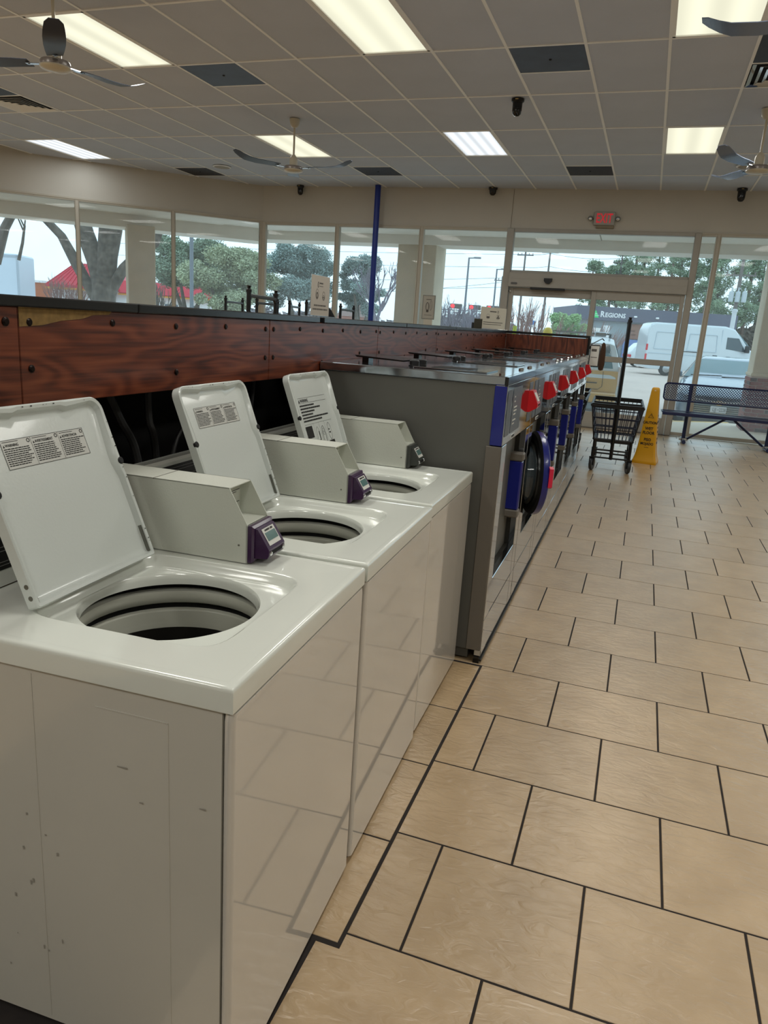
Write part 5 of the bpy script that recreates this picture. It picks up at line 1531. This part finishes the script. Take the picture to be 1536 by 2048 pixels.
WIREM = mat('sky_wire', '#8fa3b0', rough=.8)
def wire(p0, p1, label, sag=.4, r=.025):
    a = Vector(p0); b = Vector(p1); q = MB()
    q.tube([a.lerp(b, t / 10) - Vector((0, 0, sag * 4 * (t / 10) * (1 - t / 10))) for t in range(11)], r, 4)
    tag(q.build('power_line', WIREM), label, 'power line', 'overhead power lines')
for k, (z, s) in enumerate(((10.7, .3), (9.2, .35))):
    w_ = ('higher', 'lower')[k]
    wire((-70, 86, z - 1.2), (-15.3, 95.2, z), w_ + ' long wire of the street pair, running from the windows to the first utility pole', s)
    wire((-15.3, 95.2, z), (-12.45, 96.2, z + .3), w_ + ' short wire between the two utility poles over the door header', .1)
    wire((-12.45, 96.2, z + .3), (-3.9, 96, z), w_ + ' wire from the crossarm pole to the pole at the pine row', .3)
for k, z in enumerate((6.5, 5.4)): wire((-70, 86, z - .6), (-17.5, 93.4, z + 1.2), ('upper', 'under')[k] + ' slack wire reaching the low utility pole by the street lamp', .6)
wire((-17.5, 93.4, 7.2), (-40, 70, 3.5), 'slanting wire dropping from the low utility pole behind the wide column', .5)
SIGR = mat('lit_red_signal', '#ff3030', emit='#ff2a35', estr=1.6)
for k, (x, y, z) in enumerate(((-21.6, 85.9, 3.86), (-19.55, 86.6, 3.85), (-17.6, 87.3, 3.9))):
    T = thing('traffic_signal', ['horizontal red traffic signal, first of three from the wide column', 'middle horizontal red traffic signal of three', 'red traffic signal just above the landscape counter sign'][k], 'traffic signal', (x, y, z), .3, 'red traffic signals down the street')
    q = MB(); q.cbox(-.3, 1.1, -.15, .15, -.28, .28, .05); q.build('signal_housing', mat('signal_housing', '#5b5550', rough=.6), T)
    q = MB(); q.lathe([(.24, -.16), (.2, -.2), (0, -.22)], 14, ax='Y', o=(0, 0, 0)); q.build('red_lens', SIGR, T)
q = MB(); q.bar((-24, 85.6, 3.4), (-16.5, 88, 3.5), .1, .1); q.tube([(-20.8, 86.4, GZ), (-20.8, 86.4, 3.6)], .12, 8)
tag(q.build('signal_mast', POLE), 'thin mast arm carrying the red traffic signals', 'signal mast')

P = thing('lamp_post', 'plain grey parking lot lamp post standing in front of the dark oak', 'street lamp', (-16.5, 25.0, GZ))
q = MB(); q.cyl((0, 0, .6), (0, 0, 8.0), .075, 10); q.build('pole', POLE, P); q = MB(); q.lathe([(.28, 0), (.28, .6), (.22, .66), (0, .66)], 14); q.build('concrete_base', MORTAR, P)
# bollard and small markers by the kerb
q = MB(); q.lathe([(.105, 0), (.105, 1.72), (.09, 1.80), (.05, 1.85), (0, 1.86)], 18)
o = q.build('bollard', mat('yellow_bollard_paint', '#cdb414', rough=.5), None, (-1.96, 16.2, GZ), smooth=50); tag(o, 'round-topped yellow bollard peeking over the wooden end panel', 'bollard')
q = MB(); q.box(-.102, .102, -.112, -.10, 1.2, 1.3); q.build('reflective_band', PAPER, o)
q = MB(); q.cyl((0, 0, 0), (0, 0, 1.84), .04, 8); o = q.build('marker_post', mat('hi_vis_yellow_green', '#c8dc3c', rough=.5), None, (-2.55, 15.5, GZ)); tag(o, 'slim yellow-green marker post just outside the fixed door leaf', 'post')
q = MB(); q.box(-.05, .05, -.045, -.03, 1.5, 1.6); q.build('marker_plate', MATS['hi_vis_yellow_green'], o)
q = MB(); q.cyl((0, 0, 0), (0, 0, 1.95), .03, 8); o = q.build('blue_sign', POLE, None, (-3.9, 27.1, GZ))
q = MB(); q.lathe([(.17, -.02), (.17, .02)], 18, o=(0, 0, 0), ax='Y'); p_ = q.build('sign_plate', mat('bright_blue_sign', '#3d8fe0', rough=.5), o, (0, -.04, 2.08)); p_.scale = (1.0, 1, .5)
tag(o, 'small blue oval sign on a post among the bare crape myrtle stems', 'sign')
# ------------------------------------------------------------------ vehicles
CWHITE = mat('white_car_paint', '#c2cacf', rough=.2, coat=.6); CSILV = mat('silver_blue_car_paint', '#7d8c9c', rough=.22, metal=.3, coat=.6); CGOLD = mat('sand_car_paint', '#b8904e', rough=.3, coat=.5)
CGLASS = mat('car_glass', '#56747c', rough=.05, spec=.8); CGLASS_D = mat('dark_car_glass', '#33434b', rough=.06, spec=.8)
CTRIM = mat('car_black_trim', '#16181b', rough=.5); LENS = mat('clear_headlamp', '#cfd8de', rough=.08); TAIL = mat('red_tail_lamp', '#c8323a', rough=.2)
def car_loops(st):
    """stations along y (front = 0): (y, z_sill, w_sill, z_belt, w_belt, z_top, w_top)"""
    out = []
    for y, zs, ws, zb, wb, zt, wt in st:
        zm = zs + (zb - zs) * .45
        h = [(ws, zs), (wb + .02, zs + .10), (wb + .03, zm), (wb, zb), (wb + (wt - wb) * .5, zb + (zt - zb) * .55), (wt, zt - .03 * (zt > zb + .1)), (wt * .86, zt)]
        out.append([(x, y, z) for x, z in h] + [(-x, y, z) for x, z in h[::-1]])
    return out
def wheel(par, x, y, r, w=.2, m_=None):
    s = 1 if x > 0 else -1
    q = MB(); q.lathe([(r * .6, -w / 2), (r * .95, -w / 2), (r, -w / 4), (r, w / 4), (r * .95, w / 2), (r * .6, w / 2)], 20, o=(x, y, r), ax='X'); wl = q.build('wheel', RUBBER, par, smooth=40)
    q = MB(); q.lathe([(r * .62, 0), (r * .55, s * .02), (r * .2, s * .03), (0, s * .03)], 16, o=(x + s * w / 2, y, r), ax='X'); q.build('rim', STEEL, wl)

# --- silver sedan nose-in, seen head on
S = thing('silver_sedan', 'silver sedan parked facing the storefront behind the navy bench', 'car', (1.66, 16.95, GZ), -.10)
st = [(0, .20, .62, .60, .66, .64, .55), (.06, .18, .78, .66, .78, .72, .62), (.35, .18, .85, .72, .86, .86, .70), (.95, .18, .88, .80, .90, .97, .72), (1.35, .18, .89, .90, .90, 1.02, .74),
      (2.15, .18, .89, .92, .90, 1.40, .55), (2.7, .18, .89, .93, .90, 1.46, .56), (3.6, .18, .89, .95, .90, 1.40, .58), (4.2, .2, .87, .95, .88, 1.06, .66), (4.75, .25, .78, .88, .80, .98, .62)]
q = MB(); q.loft(car_loops(st)); bd = q.build('body', CSILV, S, smooth=50)
q = MB(); q.loft([[(-.84, 1.36, .98), (.84, 1.36, .98), (.70, 1.82, 1.24), (.54, 2.10, 1.375), (-.54, 2.10, 1.375), (-.70, 1.82, 1.24)], [(-.84, 1.34, 1.0), (.84, 1.34, 1.0), (.70, 1.80, 1.26), (.54, 2.08, 1.395), (-.54, 2.08, 1.395), (-.70, 1.80, 1.26)]]); q.build('windshield', CGLASS, bd)
for s in (-1, 1):
    q = MB(); q.loft([[(s * .905, 1.5, .96), (s * .905, 3.6, .98), (s * .65, 3.4, 1.36), (s * .65, 2.2, 1.38)], [(s * .92, 1.5, .96), (s * .92, 3.6, .98), (s * .665, 3.4, 1.36), (s * .665, 2.2, 1.38)]]); q.build('side_window', CGLASS_D, bd)
    q = MB(); q.loft([[(s * .50, .02, .60), (s * .84, .28, .68), (s * .86, .36, .76), (s * .52, .05, .68)], [(s * .50, -.01, .60), (s * .86, .25, .68), (s * .88, .34, .77), (s * .52, .02, .69)]]); q.build('headlamp', LENS, bd)
    q = MB(); q.cbox(s * .98 - .09, s * .98 + .09, 1.45, 1.55, .98, 1.10, .02); q.build('mirror', CSILV, bd)
q = MB(); q.prism([(-.60, .66), (.60, .66), (.54, .56), (.40, .51), (-.40, .51), (-.54, .56)], -.02, .05, lambda a, b, c: (a, c, b)); gr = q.build('grille', CTRIM, bd)
q = MB(); q.tube([(-.68, .02, .665), (-.5, -.02, .60), (-.25, -.035, .575), (0, -.04, .568), (.25, -.035, .575), (.5, -.02, .60), (.68, .02, .665)], .014, 6); q.build('chrome_bar', CHROME, gr, smooth=40)
q = MB(); q.prism([(-.15, .02), (-.05, .02), (-.05, .045), (.05, .045), (.05, .02), (.15, .02), (.12, -.03), (.05, -.03), (.05, -.05), (-.05, -.05), (-.05, -.03), (-.12, -.03)], -.05, -.03, lambda a, b, c: (a, c, b + .55)); q.build('gold_emblem', mat('gold_emblem', '#c7a057', rough=.3, metal=.5), gr)
q = MB(); q.prism([(-.58, .48), (.58, .48), (.50, .30), (-.50, .30)], -.025, .05, lambda a, b, c: (a, c, b)); lg = q.build('lower_grille', CTRIM, bd)
q = MB()
for z in (.33, .37, .41, .45): q.bar((-.54, -.03, z), (.54, -.03, z), .012, .012)
q.tube([(-.62, -.01, .50), (-.55, -.03, .36), (-.3, -.04, .285), (.3, -.04, .285), (.55, -.03, .36), (.62, -.01, .50)], .013, 6)
q.build('grille_bar', STEEL, lg)
q = MB(); q.cbox(-.155, .155, -.055, -.04, .345, .475, .004); pl = q.build('license_plate', mat('white_plate', '#cfd2d6', rough=.5), bd)
lettering('LJJ', .105, INK, pl, (-.075, -.0565, .405), (1, 0, 0), (0, 0, 1), sx=.7, name='plate_letters')
lettering('2228', .105, INK, pl, (.08, -.0565, .405), (1, 0, 0), (0, 0, 1), sx=.62, name='plate_letters')
q = MB(); q.add([( -.003 + (.014 if k % 2 == 0 else .006) * sin(k * pi / 5), -.0566, .408 + (.014 if k % 2 == 0 else .006) * cos(k * pi / 5)) for k in range(10)], [tuple(range(10))]); q.build('plate_star', INK, pl)
q = MB(); q.bar((-.70, 1.36, 1.035), (-.05, 1.34, 1.06), .012, .02); q.bar((-.05, 1.36, 1.035), (.55, 1.34, 1.05), .012, .02); q.build('wiper', CTRIM, bd)
for x in (-.80, .80):
    for y in (.85, 3.75): wheel(S, x, y, .32)

# --- sand and white SUV seen from behind
S = thing('sand_suv', 'sand and white SUV with roof rails seen from behind through the door', 'car', (-1.28, 16.25, GZ), .10)
st = [(0, .35, .80, .80, .86, .95, .80), (.05, .30, .86, .98, .90, 1.1, .84), (.10, .28, .88, 1.02, .92, 1.60, .72), (.35, .28, .90, 1.02, .93, 1.72, .70), (2.6, .28, .92, 1.02, .94, 1.74, .72), (3.3, .28, .92, 1.02, .93, 1.45, .68), (3.6, .28, .90, 1.00, .92, 1.06, .78), (4.6, .3, .86, .9, .88, .96, .74), (4.9, .35, .75, .7, .78, .78, .6)]
q = MB(); q.loft(car_loops(st)); bd = q.build('body', CWHITE, S, smooth=50)
q = MB(); q.loft([[(-.84, -.012, .50), (.84, -.012, .50), (.88, .03, 1.04), (-.88, .03, 1.04)], [(-.84, -.03, .50), (.84, -.03, .50), (.88, .012, 1.05), (-.88, .012, 1.05)]]); tg = q.build('tailgate', CGOLD, bd)
q = MB(); q.box(-.3, .45, -.035, -.02, .78, .80); q.build('badge_strip', CTRIM, tg); q = MB(); q.tube([(.55, -.02, 1.03), (.56, -.035, .72), (.48, -.04, .66), (-.8, -.04, .64)], .006, 6); q.build('gate_seam', CTRIM, tg)
q = MB(); q.loft([[(-.74, .065, 1.10), (.74, .065, 1.10), (.62, .10, 1.56), (-.62, .10, 1.56)], [(-.74, .045, 1.10), (.74, .045, 1.10), (.62, .08, 1.57), (-.62, .08, 1.57)]]); rw = q.build('rear_window', CGLASS, bd)
q = MB(); q.loft([[(-.62, .045, 1.42), (.64, .045, 1.42), (.60, .07, 1.58), (-.60, .07, 1.58)], [(-.62, .04, 1.42), (.64, .04, 1.42), (.60, .065, 1.58), (-.60, .065, 1.58)]]); q.build('tint_band', CGLASS_D, rw)
q = MB(); q.cbox(-.86, .86, -.10, .05, .38, .60, .03); bm_ = q.build('bumper', CGOLD, bd)
q = MB(); q.cbox(-.84, .84, -.08, .05, .24, .38, .02); q.build('bumper_step', mat('grey_bumper', '#6d7880', rough=.6), bm_)
for s in (-1, 1):
    q = MB(); q.cbox(s * .68 - .09, s * .68 + .09, -.104, -.09, .47, .51, .004); q.build('reflector', TAIL, bm_)
    q = MB(); q.cbox(s * .89 - .035, s * .89 + .035, -.01, .10, .75, 1.15, .01); q.build('tail_lamp', mat('pale_tail_lamp', '#c6b8b4', rough=.3), bd)
    q = MB(); q.bar((s * .62, .5, 1.79), (s * .62, 2.6, 1.80), .04, .03); q.bar((s * .62, .5, 1.70), (s * .62, .42, 1.79), .04, .03); q.build('roof_rail', CTRIM, bd)
    q = MB(); q.loft([[(s * .945, .5, 1.08), (s * .945, 3.0, 1.08), (s * .76, 2.7, 1.6), (s * .76, .55, 1.6)], [(s * .955, .5, 1.08), (s * .955, 3.0, 1.08), (s * .77, 2.7, 1.6), (s * .77, .55, 1.6)]]); q.build('side_window', CGLASS_D, bd)
q = MB(); q.bar((-.62, .9, 1.80), (.62, .9, 1.80), .05, .03); q.bar((-.62, 2.1, 1.80), (.62, 2.1, 1.80), .05, .03); q.cbox(.30, .55, .6, .9, 1.74, 1.84, .02); q.build('cross_rail', STEEL, bd)
for x in (-.82, .82):
    for y in (.95, 3.8): wheel(S, x, y, .36, .24)

# --- white cargo van, side on, nose to the right
V = thing('white_van', 'white high-roof cargo van parked side-on beyond the sedan', 'van', (.15, 41.3, GZ), .28)
# local: x along the van from the rear, y across (near side y = 0), z up
def vloop(x, zs, zt, y0=0., y1=1.95, r=.12):
    return [(x, y0 + .02, zs), (x, y0, zs + .2), (x, y0 + .02, zs + (zt - zs) * .5), (x, y0 + .10, zt - r), (x, y0 + .10 + r, zt), (x, y1 - .10 - r, zt), (x, y1 - .10, zt - r), (x, y1 - .02, zs + (zt - zs) * .5), (x, y1, zs + .2), (x, y1 - .02, zs)]
q = MB(); q.loft([vloop(0, .38, 2.3), vloop(.12, .34, 2.58), vloop(.35, .32, 2.68), vloop(3.9, .32, 2.68), vloop(4.4, .32, 2.56), vloop(4.85, .32, 2.12, .03, 1.92), vloop(5.3, .32, 1.62, .04, 1.9), vloop(5.75, .34, 1.30, .08, 1.86), vloop(5.95, .42, 1.0, .2, 1.74)])
bd = q.build('body', CWHITE, V, smooth=50)
q = MB(); q.loft([[(4.02, .035, 1.55), (5.05, .035, 1.45), (4.62, .085, 2.12), (4.02, .085, 2.14)], [(4.02, .02, 1.55), (5.05, .02, 1.45), (4.62, .07, 2.12), (4.02, .07, 2.14)]]); q.build('cab_window', CGLASS_D, bd)
q = MB(); q.loft([[(4.62, .25, 2.32), (5.28, .2, 1.66), (5.28, 1.75, 1.66), (4.62, 1.7, 2.32)], [(4.66, .25, 2.35), (5.32, .2, 1.69), (5.32, 1.75, 1.69), (4.66, 1.7, 2.35)]]); q.build('windshield', CGLASS, bd)
q = MB(); q.cbox(4.95, 5.15, -.22, .0, 1.42, 1.78, .03); q.build('mirror', CTRIM, bd)
PANEL_LINE = mat('van_panel_line', '#b4c2cc', rough=.5)
q = MB()
for x0, x1 in ((.35, 1.75), (2.05, 3.55)):
    for a, b in (((x0, .0, 1.35), (x1, .0, 1.35)), ((x0 + .08, .05, 2.2), (x1 - .05, .05, 2.2)), ((x0, .0, 1.35), (x0 + .08, .05, 2.2)), ((x1, .0, 1.35), (x1 - .05, .05, 2.2))): q.bar(a, b, .02, .02)
q.bar((1.9, .0, .5), (1.9, .08, 2.5), .015, .015); q.bar((3.75, .0, .5), (3.75, .08, 2.5), .02, .02); q.bar((.1, .0, 1.12), (4.0, .0, 1.12), .015, .03)
q.build('panel_line', PANEL_LINE, bd)
q = MB(); q.box(1.4, 2.6, -.02, .02, 1.28, 1.31); q.box(3.4, 3.62, -.02, .02, 1.15, 1.2); q.box(4.1, 4.3, -.02, .02, 1.12, 1.17); q.build('door_rail', CTRIM, bd)
for z in (.75, 1.25):
    q = MB(); q.cbox(-.03, .05, .0, .12, z, z + .32, .01); q.build('tail_lamp', TAIL, bd)
q = MB(); q.cbox(5.45, 5.9, .08, .3, .95, 1.22, .03); q.build('headlamp', LENS, bd)
for x in (1.15, 4.95):
    q = MB(); q.lathe([(.2, -.1), (.34, -.1), (.36, -.05), (.36, .1)], 20, o=(x, .08, .36), ax='Y'); wl = q.build('wheel', RUBBER, V, smooth=40)
    q = MB(); q.lathe([(.2, -.105), (.05, -.12), (0, -.12)], 16, o=(x, .08, .36), ax='Y'); q.build('rim', STEEL, wl)

# --- small white SUV further off
S = thing('white_crossover', 'small white crossover far off at the tail of the cargo van', 'car', (-1.0, 51.4, GZ), -pi / 2 + .28 + pi)
st = [(0, .35, .6, .75, .7, .85, .6), (.15, .3, .8, .85, .85, 1.1, .7), (.5, .28, .86, .98, .9, 1.5, .66), (1.2, .28, .88, 1.0, .9, 1.68, .66), (2.6, .28, .88, 1.0, .9, 1.6, .66), (3.3, .28, .88, .98, .9, 1.1, .7), (4.2, .3, .82, .85, .84, .92, .7), (4.4, .35, .7, .7, .72, .78, .6)]
S.rotation_euler.z = -pi / 2 + .30
q = MB(); q.loft(car_loops(st)); bd = q.build('body', CWHITE, S, smooth=50)
for s in (-1, 1):
    q = MB(); q.loft([[(s * .915, .7, 1.05), (s * .915, 3.0, 1.02), (s * .72, 2.5, 1.55), (s * .70, 1.0, 1.58)], [(s * .93, .7, 1.05), (s * .93, 3.0, 1.02), (s * .735, 2.5, 1.55), (s * .715, 1.0, 1.58)]]); q.build('side_window', CGLASS_D, bd)
for x in (-.8, .8):
    for y in (.85, 3.5): wheel(S, x, y, .36)
q = MB(); q.cbox(-.8, .8, -.03, .06, .62, .80, .02); q.build('tail_lamp', TAIL, bd)

# --- white box trailer and the pickup beside it
T = thing('box_trailer', 'white box trailer parked outside the canted windows', 'trailer', (-35.9, 26.8, GZ), atan2(3.2, 6.5))
q = MB(); q.cbox(0, 7.0, 0, 2.4, .8, 3.85, .08); bd = q.build('box', mat('pale_blue_white_trailer', '#c9d6e4', rough=.4), T)
q = MB(); q.box(0, 7.0, -.02, .0, 3.68, 3.8); q.box(6.9, 7.0, -.02, .0, .8, 3.8); q.build('corner_rail', mat('trailer_rail', '#a9b5c2', rough=.4), bd)
q = MB(); q.cbox(4.6, 5.7, -.03, .0, 1.0, 3.1, .01); sd = q.build('side_door', mat('trailer_door', '#bccbdb', rough=.4), bd); q = MB(); q.box(5.58, 5.66, -.05, -.03, 1.9, 2.1); q.box(5.6, 5.7, -.04, -.03, 2.7, 2.8); q.build('latch', STEEL, sd)
for x in (1.6, 2.5):
    q = MB(); q.lathe([(.2, -.1), (.36, -.1), (.38, 0), (.36, .1)], 18, o=(x, .1, .38), ax='Y'); q.build('wheel', RUBBER, T)
q = MB(); q.box(.2, 6.8, .3, 2.1, .55, .8); q.build('chassis', CTRIM, T)
def small_car(name, label, cat, loc, rot, paint):
    S = thing(name, label, cat, loc, rot)
    q = MB(); q.loft(car_loops([(0, .3, .7, .7, .75, .8, .65), (.2, .25, .85, .85, .88, .95, .72), (1.2, .25, .88, .92, .9, 1.05, .72), (1.9, .25, .88, .95, .9, 1.5, .62), (3.0, .25, .88, .95, .9, 1.5, .62), (3.8, .25, .88, .95, .9, 1.05, .7), (4.5, .3, .75, .85, .78, .9, .6)])); bd = q.build('body', paint, S, smooth=50)
    q = MB()
    for s in (-1, 1): q.loft([[(s * .91, 1.5, 1.0), (s * .91, 3.5, 1.0), (s * .69, 3.0, 1.42), (s * .69, 2.0, 1.42)], [(s * .925, 1.5, 1.0), (s * .925, 3.5, 1.0), (s * .705, 3.0, 1.42), (s * .705, 2.0, 1.42)]])
    q.loft([[(-.74, 1.25, 1.04), (.74, 1.25, 1.04), (.6, 1.88, 1.45), (-.6, 1.88, 1.45)], [(-.74, 1.22, 1.07), (.74, 1.22, 1.07), (.6, 1.85, 1.48), (-.6, 1.85, 1.48)]])
    q.build('window', CGLASS_D, bd)
    for x in (-.8, .8):
        for y in (.9, 3.6): wheel(S, x, y, .33)
    return S
s = small_car('white_pickup', 'white pickup cab just past the box trailer', 'car', (-33.4, 36.2, GZ + .35), 2.0, CWHITE)
small_car('white_truck', 'white vehicle seen under the olive oak behind the cart racks', 'car', (-15.9, 28.0, GZ + .1), -1.2, CWHITE)
small_car('pale_silver_car', 'pale silver car parked at the foot of the bare tree', 'car', (-9.4, 27.3, GZ + .1), -1.3, CSILV)
small_car('street_car', 'small white car under the red traffic signals', 'car', (-17.7, 68.5, GZ + .2), -1.2, CWHITE)
